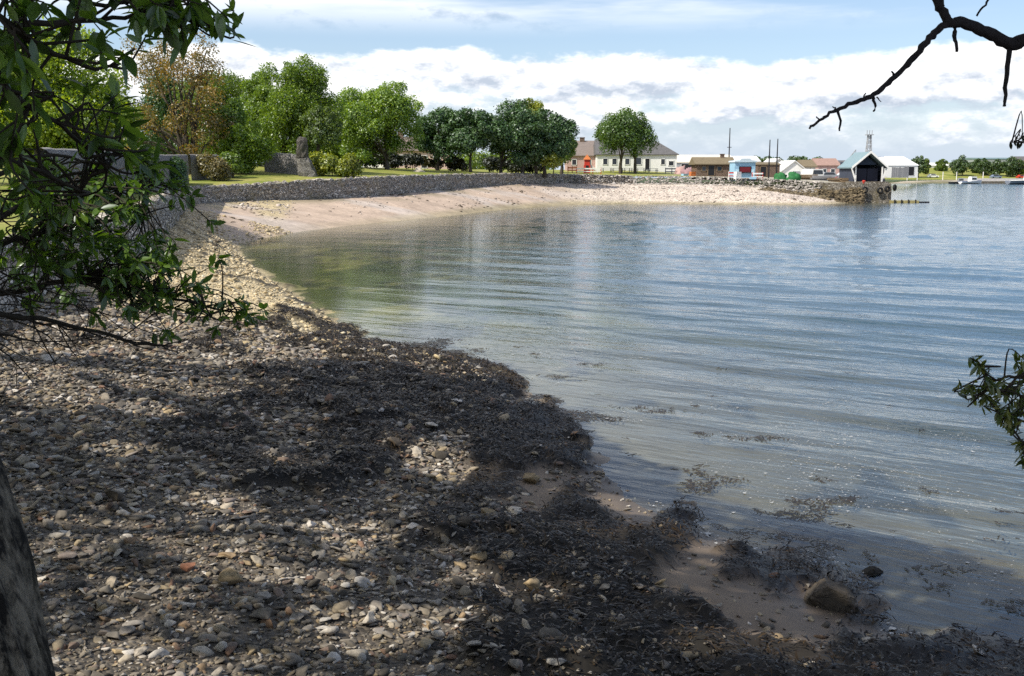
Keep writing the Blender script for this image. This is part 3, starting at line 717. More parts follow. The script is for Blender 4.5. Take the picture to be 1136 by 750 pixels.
# ------------------------------------------------------------------ trees
def leaf_cloud(C, r, n, leaf, rnd, squash=.85, inner=.2, droop=0.0):
    """n leaf sprays spread over lobes (centres C, radii r)"""
    w = r**2/np.sum(r**2); which = rnd.choice(len(r), n, p=w)
    d = rnd.normal(size=(n, 3)); d /= np.linalg.norm(d, axis=1)[:, None]
    d[:, 2] = np.where((d[:, 2] < -.45) & (rnd.uniform(size=n) < .5), -d[:, 2], d[:, 2])
    rad = r[which]*np.where(rnd.uniform(size=n) < inner, rnd.uniform(.3, .85, n), rnd.normal(.93, .15, n))
    P = C[which]+d*rad[:, None]*np.array([1, 1, squash])
    P[:, 2] -= droop*rnd.uniform(0, 1, n)**2*r[which]
    nrm = d+rnd.normal(size=(n, 3))*.55; nrm[:, 2] += .35
    return P, nrm
def leaf_quads(P, nrm, size, rnd, aspect=.62):
    n = len(P); nrm = nrm/np.linalg.norm(nrm, axis=1)[:, None]
    a = np.cross(nrm, rnd.normal(size=(n, 3))); a /= np.linalg.norm(a, axis=1)[:, None]; b = np.cross(nrm, a)
    s = (size*rnd.uniform(.6, 1.35, n))[:, None]/2
    fold = nrm*s*.35
    V = np.stack([P-a*s, P+b*s*aspect+fold, P+a*s, P-b*s*aspect+fold], 1).reshape(-1, 3)
    return V, np.arange(n*4).reshape(n, 4)
def tree(name, label, cat, uc, y, u0, u1, vt, vb, mat, leaf=.42, n=9000, lobes=26, seed=1, lr=.34, trunks=None, trunk_r=.28, group=None, dy=.85,
         inner=.2, droop=0., squash=.85, vbase=None, bark=None, gap=1.0, hollow=.45, flat=0.0):
    rnd = np.random.default_rng(seed); random.seed(seed)
    xc = xu((u0+u1)/2, y); x0 = xu(uc, y); zb = zl(x0, y) if vbase is None else float(at(uc, vbase, y)[2])
    rx = (u1-u0)/2*y/FPX*1.07; zt = at(uc, vt, y)[2]; zbot = at(uc, vb, y)[2]; rz = (zt-zbot)/2; zc = (zt+zbot)/2
    T = empty(name, (x0, y, zb), label, cat, group)
    C = []; rr = []; n = int(n*2.9); leaf *= .70; lobes = int(lobes*1.6)
    lim = min(rx, rz)
    while len(C) < lobes:
        d = rnd.normal(size=3); d /= np.linalg.norm(d)
        if d[2] < -.93: continue
        rl = lim*lr*rnd.choice([.55, .8, 1.1, 1.4])*rnd.uniform(.85, 1.15)
        k = rnd.uniform(hollow, 1.12)
        p = np.array([d[0]*(rx-rl*.85)*k, d[1]*(rx*dy-rl*.85)*k, d[2]*(rz-rl*.8*squash)*k])
        if flat: p[2] = p[2]*(1-flat)-flat*rz*.2*(1-k)
        if all(np.linalg.norm(p-q) > rl*.75*gap for q in C) or rnd.uniform() < .12: C.append(p); rr.append(rl)
    C = np.array(C); rr = np.array(rr)
    P, nr = leaf_cloud(C+np.array([xc-x0, 0, zc-zb]), rr, n, leaf, rnd, squash, inner, droop)
    P = P[P[:, 2] > .15]; nr = nr[:len(P)]
    V, F = leaf_quads(P, nr, leaf, rnd)
    mb = MB()
    for k, ut in enumerate(trunks or [uc]):
        xt = xu(ut, y)-x0; yt = 0 if k == 0 else rnd.uniform(-.5, .5)
        top = np.array([xt*.8+(xc-x0)*.2, yt, zc-zb+rz*.15])
        path = smooth_path([(xt, yt, -.4), (xt+rnd.uniform(-.15, .15), yt, (zbot-zb)*.5+.2), (xt*.95+rnd.uniform(-.2, .2), yt, max(zbot-zb, .5)+rz*.2), top], 3)
        mb.tube(path, [trunk_r*(1.25-1.05*i/(len(path)-1)) for i in range(len(path))], 8, .1)
        for q in rnd.choice(len(C), min(9, len(C)), replace=False):
            tgt = C[q]+np.array([xc-x0, 0, zc-zb]); s = path[int(len(path)*rnd.uniform(.45, .85))]
            mid = (np.array(s)+tgt)/2+np.array([0, 0, .12*rz])
            pp = smooth_path([s, mid, tgt], 3); mb.tube(pp, [trunk_r*(.42-.34*i/(len(pp)-1)) for i in range(len(pp))], 6)
    mb.build('trunk', bark or BARK, T, True)
    mesh_np('crown', V, F, mat, T)
    return T
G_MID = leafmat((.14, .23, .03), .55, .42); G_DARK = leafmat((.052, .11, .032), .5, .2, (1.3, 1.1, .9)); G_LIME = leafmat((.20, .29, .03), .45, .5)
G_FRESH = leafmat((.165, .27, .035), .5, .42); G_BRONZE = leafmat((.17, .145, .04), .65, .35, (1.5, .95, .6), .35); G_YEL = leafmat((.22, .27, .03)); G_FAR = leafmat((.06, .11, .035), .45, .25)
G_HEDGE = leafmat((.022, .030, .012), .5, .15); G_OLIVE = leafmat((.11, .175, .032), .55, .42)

tree('lime_tree', 'sunlit yellow-green tree glimpsed through the near leaves', 'tree', 60, 60, -60, 150, 18, 215, G_LIME, .3, 26000, 46, 21, .3, trunk_r=.3)
tree('bronze_tree', 'bronze-leaved open tree standing behind the garden wall', 'tree', 212, 104, 138, 266, 28, 192, G_BRONZE, .34, 4200, 30, 22, .21, trunks=[203, 214, 225], trunk_r=.34, gap=1.35, inner=.2, hollow=.55)
tree('broadleaf_tree', 'dark green tree rising between the bronze tree and tall tree', 'tree', 255, 128, 205, 308, 66, 188, G_OLIVE, .4, 12000, 34, 23, .3)
tree('broadleaf_tree', 'deep green tree filling the gap left of tall pale-trunked tree', 'tree', 292, 122, 258, 326, 82, 190, G_MID, .38, 9000, 28, 24, .32)
tree('young_tree', 'bright young tree in front of the darker trees', 'tree', 262, 108, 234, 286, 106, 180, G_FRESH, .34, 4500, 16, 25, .38)
tree('tall_tree', 'tallest tree with drooping foliage above the ruined pillar', 'tree', 318, 116, 292, 376, 62, 184, G_MID, .34, 17000, 44, 26, .25, trunks=[317, 338], trunk_r=.36, droop=.9, squash=1.0, inner=.25)
tree('round_tree', 'round mid-green tree beyond the yellow hedge', 'tree', 415, 136, 368, 474, 90, 186, G_FRESH, .40, 16000, 44, 27, .27, trunks=[400, 432], trunk_r=.35)
tree('bushy_shrub', 'pale green weeping shrub behind the stone pillar', 'shrub', 357, 112, 340, 382, 112, 170, G_OLIVE, .3, 4000, 16, 28, .35, droop=.8)
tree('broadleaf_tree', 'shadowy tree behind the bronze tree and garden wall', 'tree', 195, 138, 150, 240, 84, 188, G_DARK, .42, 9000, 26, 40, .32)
tree('broadleaf_tree', 'mid green tree joining the tall tree and the round tree', 'tree', 358, 142, 326, 396, 112, 186, G_MID, .42, 8000, 24, 41, .33)
tree('leafy_bush', 'fresh green bush spilling over the lawn near short wall', 'bush', 280, 106, 248, 306, 132, 198, G_FRESH, .33, 6500, 24, 29, .32, trunk_r=.12)
tree('leafy_bush', 'low dark bush at the foot of the bronze tree wall', 'bush', 262, 100, 250, 276, 168, 194, G_MID, .28, 2000, 10, 39, .4, trunk_r=.1)
DG = 'dark broadleaf trees along the back of the lawn'
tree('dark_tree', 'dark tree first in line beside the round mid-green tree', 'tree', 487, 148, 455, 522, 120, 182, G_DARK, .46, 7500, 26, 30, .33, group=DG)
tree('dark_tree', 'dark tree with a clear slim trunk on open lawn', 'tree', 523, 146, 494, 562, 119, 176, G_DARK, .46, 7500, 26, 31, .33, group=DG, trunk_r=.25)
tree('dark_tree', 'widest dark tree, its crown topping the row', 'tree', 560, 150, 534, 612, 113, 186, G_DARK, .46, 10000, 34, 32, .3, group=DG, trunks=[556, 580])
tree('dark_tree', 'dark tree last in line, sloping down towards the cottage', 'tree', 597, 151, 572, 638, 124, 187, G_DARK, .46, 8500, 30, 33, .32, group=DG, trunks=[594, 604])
tree('light_tree', 'light green tree top showing above the dark row', 'tree', 585, 172, 568, 606, 107, 160, G_YEL, .45, 4000, 14, 34, .38)
tree('broadleaf_tree', 'small bright tree tucked at end of the dark row', 'tree', 622, 160, 606, 638, 144, 182, G_MID, .4, 3500, 14, 35, .38)
tree('lawn_tree', 'twin-trunked round tree in front of the white cottage', 'tree', 688, 176, 653, 726, 122, 176, leafmat((.075, .145, .022)), .46, 9500, 40, 236, .36, trunks=[687, 703], trunk_r=.3, gap=.62, hollow=.3)
tree('yellow_shrub', 'bright yellow-green shrub beneath the dark trees', 'shrub', 613, 149, 601, 626, 168, 187, G_YEL, .34, 1600, 9, 37, .42, trunk_r=.08)
def hedge(name, label, u0, u1, y, hh, mat, seed, n, leaf=.3, dep=1.6):
    rnd = np.random.default_rng(seed); xa, xb = xu(u0, y), xu(u1, y); xc = (xa+xb)/2; zb = zl(xc, y)
    T = empty(name, (xc, y, zb), label, 'hedge')
    m = max(6, int((xb-xa)/.7)*2)
    C = np.stack([rnd.uniform(-1, 1, m)*max(.15, (xb-xa)/2-.6), rnd.uniform(-dep/2, dep/2, m), rnd.uniform(.35, 1, m)*hh*.62], 1)
    C[:, 2] += np.array([zl(c[0]+xc, y)-zb for c in C]); r = rnd.uniform(.5, .8, m)*hh*.45
    P, nr = leaf_cloud(C, r, n, leaf, rnd, .9, .2)
    V, F = leaf_quads(P, nr, leaf, rnd); mesh_np('foliage', V, F, mat, T)
    for c in C[::3]: MB().tube([(c[0], c[1], -.2), (c[0]+.05, c[1], c[2]*.6), (c[0]+rnd.uniform(-.2, .2), c[1], c[2])], [.05, .04, .02], 5).build('stem', BARK, T)
    return T
hedge('yellow_hedge', 'clipped yellow-green hedge right beside the ruined pillar', 341, 403, 108, 2.7, G_YEL, 51, 12000, .26, 2.2)
hedge('dark_hedge', 'long dark hedge under the round mid-green tree', 398, 472, 146, 2.9, G_HEDGE, 52, 6000, .35)
hedge('dark_hedge', 'shorter brownish hedge in front of the pink house', 468, 520, 150, 2.3, leafmat((.07, .07, .03)), 53, 4500, .35)
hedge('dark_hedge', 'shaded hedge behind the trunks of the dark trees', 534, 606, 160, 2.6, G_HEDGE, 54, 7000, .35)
hedge('creeper', 'tangled creeper hanging over the garden wall end', 222, 258, 97, 2.9, leafmat((.17, .15, .06), .6), 55, 5200, .2, .8)
hedge('creeper', 'green ivy clump climbing the tall garden wall', 150, 178, 58, 2.5, G_OLIVE, 56, 4500, .16, .7)
hedge('creeper', 'ragged ivy trailing over the garden wall near bronze tree', 192, 206, 76, 2.7, G_DARK, 57, 3000, .18, .6)
hedge('undergrowth', 'low scrub on the lawn edge left of the ivy clump', 70, 140, 44, 1.2, G_LIME, 58, 6000, .14, 1.0)
def lawn_rock(u, y, s, kind, label, seed):
    x = xu(u, y); o = rock_mesh('lawn_rock', s, s*.7, s*.5, kind, seed, (x, y, zl(x, y)+s*.1)); set_props(o, label, 'rock')
lawn_rock(466, 133, 2.2, 'pale', 'pale low rock outcrop on the open lawn', 61)

# ------------------------------------------------------------------ buildings across the bay
def gable_house(name, label, cat, u0, u1, y, depth, wall_h, roof_h, wmat, rmat, openings=(), hip=(0, 0), chim=(), over=.35, zoff=0, frame=WHITE, base=None):
    """house facing the viewer, ridge across; openings: (part, u, width, sill, height)"""
    xa, xb = xu(u0, y), xu(u1, y); xc = (xa+xb)/2; W = xb-xa; zb = (zl(xc, y) if base is None else base)+zoff
    T = empty(name, (xc, y, zb), label, cat)
    MB().box(0, depth/2, -.6, W, depth, wall_h+.6).build('wall', wmat, T)
    o = over; hw = W/2+o; e = wall_h-.05
    v = [(-hw, -o, e), (hw, -o, e), (hw, depth+o, e), (-hw, depth+o, e), (-hw+hip[0], depth/2, e+roof_h), (hw-hip[1], depth/2, e+roof_h)]
    v += [(a, b, c+.14) for a, b, c in v]
    f = [(0, 1, 7, 6), (1, 2, 8, 7), (2, 3, 9, 8), (3, 0, 6, 9), (6, 7, 11, 10), (7, 8, 11), (8, 9, 10, 11), (9, 6, 10), (0, 3, 2, 1)]
    rf = MB().add(v, f).build('roof', rmat, T)
    for uc, cw, ch in chim:
        MB().box(xu(uc, y)-xc, depth/2, wall_h+roof_h-.8, cw, cw, ch+.8).box(xu(uc, y)-xc, depth/2, wall_h+roof_h+ch, cw+.15, cw+.15, .12).build('chimney', BRICK, rf)
    for part, uc, w, s, h in openings:
        x = xu(uc, y)-xc
        m = MB().box(x, -.03, s, w+.16, .10, .1).box(x, -.03, s+h, w+.16, .10, .1).box(x-w/2, -.03, s, .1, .1, h+.1).box(x+w/2, -.03, s, .1, .1, h+.1)
        if part == 'window':
            wo = m.build('window', frame, T); MB().box(x, .0, s+.05, w-.06, .05, h-.02).build('pane', GLASS, wo)
        else:
            do = MB().box(x, -.02, s, w, .08, h).build('door', DARK, T); m.build('frame', frame, do)
    return T
gable_house('cottage', 'long white cottage with grey slate roof behind twin-trunked tree', 'cottage', 661, 748, 192, 9, 3.0, 2.9, WHITE, SLATE,
            [('window', 670, .9, 1.1, 1.2), ('window', 680, .9, 1.1, 1.2), ('window', 694, .9, 1.1, 1.2), ('window', 706, 1.2, 1.1, 1.3), ('door', 716, .9, .1, 2.2), ('window', 733, .8, 1.1, 1.1), ('window', 742, 1.0, .9, .9)], hip=(.2, 4.2), chim=[])
gable_house('cottage', 'older stone-roofed wing adjoining the left end of white cottage', 'cottage', 628, 661, 196, 8, 2.8, 2.9, PINK, paint((.22, .18, .16), .85, .3, 3), [('window', 636, .9, 1, 1.1), ('window', 652, .9, 1, 1.1)], chim=[(646, .9, .6)])
gable_house('pink_house', 'pink rendered house half hidden by dark trees and hedge', 'house', 436, 500, 172, 8, 3.0, 2.4, paint((.60, .44, .38), .8, .15), paint((.19, .15, .13), .85, .3, 3),
            [('window', 446, 1.2, 1, 1.3), ('window', 459, 1.2, 1, 1.3), ('door', 472, 1, .1, 2.1), ('window', 486, 1.2, 1, 1.3)], chim=[(444, .9, 1)])
gable_house('white_house', 'white house showing through the round mid-green tree', 'house', 405, 430, 176, 8, 3.0, 2.2, WHITE, SLATE, [('window', 412, 1, 1, 1.2), ('window', 422, 1, 1, 1.2)])
gable_house('warehouse', 'wide cream-roofed store behind the brick hut', 'warehouse', 748, 813, 235, 16, 2.6, 1.8, GREYM, CREAM, [('door', 760, 3, 0, 2.3)], over=.2, zoff=.6)
hut = gable_house('brick_hut', 'small brown brick hut with tan roof beside the blue kiosk', 'hut', 770, 810, 166, 5, 1.95, 1.1, BRICK, BROWNROOF, [('door', 786, 1.1, .05, 1.75), ('window', 795, .8, .8, .8), ('window', 778, .7, .8, .8)], chim=[(801, .6, .5)], over=.4, frame=TIMBER)
# blue kiosk
ky = 159; kx = xu(823, ky); kz = zl(kx, ky)
k = empty('kiosk', (kx, ky, kz), 'light blue seaside kiosk with dark red serving hatch', 'kiosk', rz=R(6))
MB().box(0, 1.3, -.4, 3.3, 2.6, 2.9).build('wall', BLUE, k)
rfk = MB().prism_y([(-1.8, 2.5), (1.8, 2.5), (1.75, 2.72), (.9, 2.8), (.75, 3.05), (-.75, 3.05), (-.9, 2.8), (-1.75, 2.72)], -.25, 2.8).build('roof', paint((.55, .66, .72), .6), k)
ht = MB().box(0, -.04, .95, 1.7, .09, .8).build('hatch', MAROON, k)
MB().box(0, -.1, .86, 1.95, .3, .09).box(0, -.03, 1.75, 1.95, .12, .1).box(-.93, -.03, .95, .12, .12, .8).box(.93, -.03, .95, .12, .12, .8).build('hatch_frame', DARK, ht)
for q in (-1.25, 1.25): MB().box(q, -.05, .2, .5, .06, 1.2).build('panel', paint((.5, .72, .82), .6), k)
def rail(u, y, w, label, cols=(WHITE, RED), posts=4):
    x = xu(u, y); z = zl(x, y); T = empty('barrier', (x, y, z), label, 'barrier')
    MB().box(0, 0, .75, w, .08, .22).box(0, 0, .3, w, .08, .16).build('rail', cols[0], T)
    for q in range(posts): MB().box(-w/2+w*q/(posts-1), .1, -.3, .14, .12, 1.35).build('post', cols[1], T)
rail(809.5, 157.5, 1.1, 'short red and white barrier beside the kiosk left wall', (RED, WHITE), 2)
rail(837, 157, 1.6, 'red-posted white railing right of the blue kiosk', posts=3)
gable_house('brick_shed', 'low flat-topped brown brick shed between two poles', 'shed', 837, 861, 168, 5, 2.0, .35, BRICK, BROWNROOF, [('door', 843, 1.0, 0, 1.7)], over=.15, frame=TIMBER)
def pole(u, y, vt, r, label, cross=()):
    x = xu(u, y); z = zl(x, y); H = at(u, vt, y)[2]-z
    T = empty('pole', (x, y, z), label, 'pole')
    MB().tube([(0, 0, -.3), (0, 0, H*.5), (0, 0, H)], [r, r*.85, r*.6], 8).build('mast', DARK, T)
    for h, w in cross: MB().box(0, 0, H*h, w, .1, .1).build('crossarm', DARK, T)
pole(805, 186, 142, .13, 'tall thin mast rising behind the brick hut', ((.62, .8),))
pole(849, 160, 155, .12, 'dark pole standing left of its twin by brick shed')
pole(857.5, 163, 154, .12, 'dark pole standing right of its twin by brick shed')
# front-gabled white building and neighbours
def front_gable(name, label, cat, u0, u1, y, depth, wall_h, roof_h, wmat, rmat, zoff=0):
    xa, xb = xu(u0, y), xu(u1, y); xc = (xa+xb)/2; W = (xb-xa)/2; zb = zl(xc, y)+zoff
    T = empty(name, (xc, y, zb), label, cat)
    MB().prism_y([(-W, -.5), (W, -.5), (W, wall_h), (0, wall_h+roof_h), (-W, wall_h)], 0, depth).build('wall', wmat, T)
    s = .3; k = roof_h/W
    MB().prism_y([(-W-s, wall_h-s*k+.03), (0, wall_h+roof_h+.03), (W+s, wall_h-s*k+.03), (W+s, wall_h-s*k+.2), (0, wall_h+roof_h+.22), (-W-s, wall_h-s*k+.2)], -.3, depth+.3).build('roof', rmat, T)
    return T, W
g, W = front_gable('white_shed', 'white gabled boat store right of the twin poles', 'shed', 864, 890, 190, 9, 1.7, 1.7, WHITE, paint((.68, .68, .67), .6, .1))
MB().box(.4, -.04, 0, 1.3, .1, 1.6).build('door', GREYM, g)
g, W = front_gable('white_shed', 'smaller white shed squeezed behind the twin poles', 'shed', 851, 868, 205, 9, 2.6, 1.3, WHITE, paint((.6, .6, .6), .6, .1))
MB().box(0, -.04, 0, 1.3, .1, 1.6).build('door', GREYM, g)
for u0, u1, y, wh, rh, w, r_, lb in ((888, 900, 215, 2.4, 1.4, CREAM, BROWNROOF, 'cream cottage with brown roof beyond the boat yard'), (903, 926, 235, 2.8, 1.6, PINK, paint((.34, .22, .18), .8), 'pinkish terrace far behind the white van'),
                                   (924, 946, 240, 2.6, 1.4, paint((.55, .5, .5), .8), SLATE, 'grey harbour building just left of the boat shelter'), (812, 838, 220, 3.4, 1.2, WHITE, paint((.62, .62, .62), .7), 'white flat-looking building above the blue kiosk')):
    gable_house('harbour_building', lb, 'building', u0, u1, y, 8, wh, rh, w, r_, [('window', u0+(u1-u0)*.3, 1, .9, 1.1), ('window', u0+(u1-u0)*.7, 1, .9, 1.1)])
# parked van
def van(u, y, label, body, w=1.9):
    x = xu(u, y); z = zl(x, y); T = empty('parked_van', (x, y, z), label, 'van', rz=R(8))
    MB().prism_y([(-1.05, .3), (1.05, .3), (1.08, 1.2), (.92, 2.05), (-.92, 2.05), (-1.08, 1.2)], 0, 4.4).build('body', body, T)
    MB().prism_y([(-.92, 1.15), (.92, 1.15), (.8, 1.85), (-.8, 1.85)], -.03, .02).build('windscreen', GLASS, T)
    for sx in (-.95, .95):
        for yy in (.8, 3.6):
            MB().tube([(sx-.12, yy, .32), (sx+.12, yy, .32)], .32, 12).build('wheel', RUBBER, T)
    for sx in (-.75, .75): MB().box(sx, -.03, .7, .3, .06, .18).build('headlight', CREAM, T)
    MB().box(0, -.05, .35, 2.0, .1, .22).build('bumper', GREYM, T)
van(903, 178, 'white van parked facing the bay on harbour hard', WHITE)
# small boats ashore and afloat
def boat(u, y, L, hull, trim, label, z=None, rz=0, cabin=None, name='small_boat'):
    x = xu(u, y); zz = zl(x, y)+.15 if z is None else z
    T = empty(name, (x, y, zz), label, 'boat', rz=rz)
    n = 9; prof = []
    for i in range(n):
        t = i/(n-1); w = L*.17*(math.sin(math.pi*min(t*.62+.38, 1)))**.7*(1 if t < .98 else .15) if t > 0 else L*.12
        prof.append((-L/2+L*t, max(w, .05), .10*L*(.9+.5*t*t)))
    V = []; F = []
    for px, w, h in prof: V += [(px, -w, h), (px, -w*.75, h*.35), (px, 0, 0), (px, w*.75, h*.35), (px, w, h), (px, w*.85, h*.72), (px, -w*.85, h*.72)]
    for i in range(n-1):
        for q in range(7): a = i*7+q; b = i*7+(q+1) % 7; F.append((a, b, b+7, a+7))
    F += [tuple(range(6, -1, -1)), tuple(range((n-1)*7, n*7))]
    MB().add(V, F).build('hull', hull, T)
    mb = MB()
    for s in (-1, 1): mb.tube([(px, s*w, h+.02) for px, w, h in prof], .03*max(1, L*.2), 5)
    mb.build('gunwale', trim, T)
    if cabin is not None:
        cb = MB().box(L*.08, 0, L*.09, L*.3, L*.2, L*.2, taper=.85).build('cabin', cabin, T)
        MB().box(L*.08, -L*.095, L*.17, L*.2, .05, L*.07).build('window', GLASS, cb)
    return T
boat(914, 172, 4.2, WHITE, RED, 'white dinghy with red rim drawn up near the van', rz=R(20))
boat(926, 170, 3.6, RED, WHITE, 'red hulled dinghy beside the boat shelter', rz=R(-30))
boat(893, 176, 4.5, paint((.5, .42, .2), .6), WHITE, 'yellowish rowing boat under the white gabled store', rz=R(10))
boat(1071, 366, 9, WHITE, paint((.1, .15, .3), .5), 'white motor launch moored before the long quay', 0, R(15), WHITE)
boat(1058, 372, 7, DARK, GREYM, 'dark work boat moored ahead of white launch', 0, R(-10), GREYM)
boat(1134, 352, 15, paint((.2, .22, .26), .5), WHITE, 'grey hulled boat with white cabin at the picture edge', -.05, R(5), WHITE)
# heaps of gear
def heap(u, y, w, h, mat, label, cat, seed, name):
    rnd = np.random.default_rng(seed); x = xu(u, y); z = zl(x, y)
    v, f = ICO3; v = v.copy(); v *= (.55+.9*fbm(v[:, 0]*2.2+seed, v[:, 1]*2+v[:, 2]*2.5, seed, 3)[:, None]+.12*rnd.normal(size=(len(v), 1)))
    v *= np.array([w/2, w*.35, h]); v[:, 2] = np.maximum(v[:, 2], -.2)
    o = mesh_np(name, v, f, mat); o.location = (x, y, z); set_props(o, label, cat)
heap(862, 156.5, 1.9, 1.15, GREENP, 'rounded heap of green netting next to the twin poles', 'net heap', 3, 'net_heap')
heap(876, 155.5, 2.0, 1.2, GREENP, 'second heap of green netting, nearer the boat shelter', 'net heap', 4, 'net_heap')
heap(752, 176, 2.2, 1.3, PINK, 'pinkish heap of fishing gear off the cottage corner', 'gear heap', 5, 'gear_heap')
heap(762, 174, 2.4, 1.4, paint((.36, .22, .24), .8, .4, 4), 'mauve heap of pots and net beside brick hut', 'gear heap', 6, 'gear_heap')
# stacked planks along the hard
for u, y, w in ((893, 160, 3.2), (908, 158, 3.6), (924, 157, 3.0), (935, 156, 2.2)):
    x = xu(u, y); z = zl(x, y); mb = MB()
    for q in range(5): mb.box(random.uniform(-.2, .2), random.uniform(-.3, .3), .16*q-.03, w*random.uniform(.8, 1), .9, .15, random.uniform(-.06, .06))
    o = mb.build('plank_stack', TIMBER if u != 908 else GREYWOOD); o.location = (x, y, z)
    set_props(o, {893: 'timber stack on the hard below the yellowish rowing boat', 908: 'grey weathered timber stack below the white dinghy', 924: 'long brown timber stack under the red dinghy', 935: 'shortest timber stack next to the boat shelter'}[u], 'timber stack')
crate = None
for i, (u, y, m_, lb) in enumerate(((884, 162, BLUE, 'blue fish crate, first beside the green net heaps'), (887, 161, WHITE, 'white fish crate touching the first blue one'), (899, 166, ORANGE, 'orange fish crate between timber stacks'), (917, 164, BLUE, 'blue fish crate behind the long brown timber'), (929, 163, WHITE, 'white fish crate next to the red dinghy'), (939, 158, MAROON, 'dark red fish crate by the boat shelter wall'),
                                (757, 168, BLUE, 'blue fish crate in front of the pinkish gear'), (766, 167, ORANGE, 'orange fish crate at the brick hut corner'), (815, 156.5, WHITE, 'white fish crate below the kiosk hatch'), (832, 156.5, BLUE, 'blue fish crate right of the kiosk hatch'))):
    x = xu(u, y); mb = MB()
    for q in range(1+i % 3):
        mb.box(0, 0, .36*q, .95, .65, .06, q*.1)
        for a_, b_, c_, d_ in ((0, -.31, .95, .05), (0, .31, .95, .05), (-.45, 0, .05, .57), (.45, 0, .05, .57)):
            cc, ss = math.cos(q*.1), math.sin(q*.1); mb.box(a_*cc-b_*ss, a_*ss+b_*cc, .36*q+.06, c_, d_, .27, q*.1)
    o = mb.build('fish_crate', m_); o.location = (x, y, zl(x, y)); o.rotation_euler = (0, 0, random.uniform(-.6, .6)); set_props(o, lb, 'crate', 'fish crates about the hard')
for u, y, t_, lb in ((743, 178, 2.2, 'low timber post fence piece at the cottage end'),):
    rail(u, y, t_, lb, (GREYWOOD, GREYWOOD), 3)
# playground and garden furniture in front of the cottage
x = xu(650, 178); z = zl(x, 178)
pt = empty('play_tower', (x, 178, z), 'red play tower with pointed top by the cottage wing', 'play tower')
MB().box(0, 0, -.2, 1.1, 1.1, 1.6).build('base', RED, pt)
MB().box(0, 0, 1.4, .9, .9, .9).build('tower', RED, pt)
MB().add([(-.65, -.65, 2.3), (.65, -.65, 2.3), (.65, .65, 2.3), (-.65, .65, 2.3), (0, 0, 3.2)], [(0, 1, 4), (1, 2, 4), (2, 3, 4), (3, 0, 4), (3, 2, 1, 0)]).build('roof', ORANGE, pt)
MB().box(0, -.57, .5, .5, .05, .8).build('window', DARK, pt)
MB().tube([(.5, 0, 1.3), (1.2, 0, .8), (1.9, 0, .15)], .18, 6).build('slide', WHITE, pt)
rail(652, 175, 4.2, 'long red and white rail before the red play tower')
rail(634, 178, 1.5, 'orange boarded fence left of the play tower', (ORANGE, ORANGE), 3)
proto = None
for i, (u, y, lb) in enumerate(((672, 182, 'grey picnic table nearest the play tower'), (683, 180, 'grey picnic table under the left trunk of twin tree'), (694, 181, 'grey picnic table between the two trunks and doorway'), (709, 183, 'grey picnic table in front of the cottage door'), (722, 182, 'grey picnic table furthest from the play tower'))):
    x = xu(u, y)
    if proto is None:
        T = empty('picnic_table', (x, y, zl(x, y)), lb, 'picnic table', 'picnic tables on the cottage lawn')
        MB().box(0, 0, .72, 1.8, .75, .06).build('tabletop', GREYWOOD, T)
        for s in (-1, 1): MB().box(0, s*.7, .42, 1.8, .28, .05).build('seat', GREYWOOD, T)
        for s in (-.7, .7): MB().prism_y([(s-.04, -.1), (s+.04, -.1), (s+.04, .72), (s-.04, .72)], -.5, -.4).prism_y([(s-.04, -.1), (s+.04, -.1), (s+.04, .72), (s-.04, .72)], .4, .5).box(s, 0, .36, .07, 1.6, .06).build('leg', GREYWOOD, T)
        proto = T
    else:
        T = proto.copy(); col.objects.link(T); T.location = (x, y, zl(x, y)); T.rotation_euler = (0, 0, random.uniform(-.4, .4)); T['label'] = lb
        for ch in proto.children: c = ch.copy(); col.objects.link(c); c.parent = T

# ------------------------------------------------------------------ quay, boat shelter, slip
qx0, qx1 = 46.5, 56.0
def quay():
    mb = MB(); pts = [(45.2, 150.2, 2.75), (47.5, 148.9, 2.7), (50, 148.1, 2.66), (55.2, 147.9, 2.62), (57.7, 160, 2.72), (77.4, 211, 2.95)]
    T = empty('quay', (50, 148, 0), 'brown stone quay with tyre fenders under the boat shelter', 'quay')
    P = [np.array(p, float) for p in pts]; V = []; F = []; n = 0
    for i in range(len(P)-1):
        L = np.linalg.norm((P[i+1]-P[i])[:2]); m = max(1, int(L/.8))
        for k in range(m+(i == len(P)-2)):
            p = P[i]+(P[i+1]-P[i])*k/m
            for h in (-1.5, 0, .6, 1.3, 2.0, p[2]+.12):
                V.append((p[0]-50+random.uniform(-.06, .06)+(.25 if p[1] > 149 else .0)*(1-h/2.7), p[1]-148+random.uniform(-.06, .06)-.3*(1-h/2.7)*(p[1] < 149), h+random.uniform(-.04, .04)))
            q = P[min(i+1, len(P)-1)]-P[i]; nn = np.array([-q[1], q[0]])/np.linalg.norm(q[:2])
            V.append((p[0]-50+nn[0]*1.0, p[1]-148+nn[1]*1.0, p[2]+.12)); n += 1
    for i in range(n-1):
        for k in range(6): a = i*7+k; F.append((a, a+7, a+8, a+1))
    MB().add(V, F).build('stonework', QUAYSTONE, T)
    return T
quay()
def torus(R_, r, n=20, m=8):
    V = []; F = []
    for i in range(n):
        a = 2*math.pi*i/n
        for k in range(m):
            b = 2*math.pi*k/m; q = R_+r*math.cos(b); V.append((q*math.cos(a), r*1.3*math.sin(b), q*math.sin(a)))
    for i in range(n):
        for k in range(m): F.append((i*m+k, ((i+1) % n)*m+k, ((i+1) % n)*m+(k+1) % m, i*m+(k+1) % m))
    return V, F
ty = None
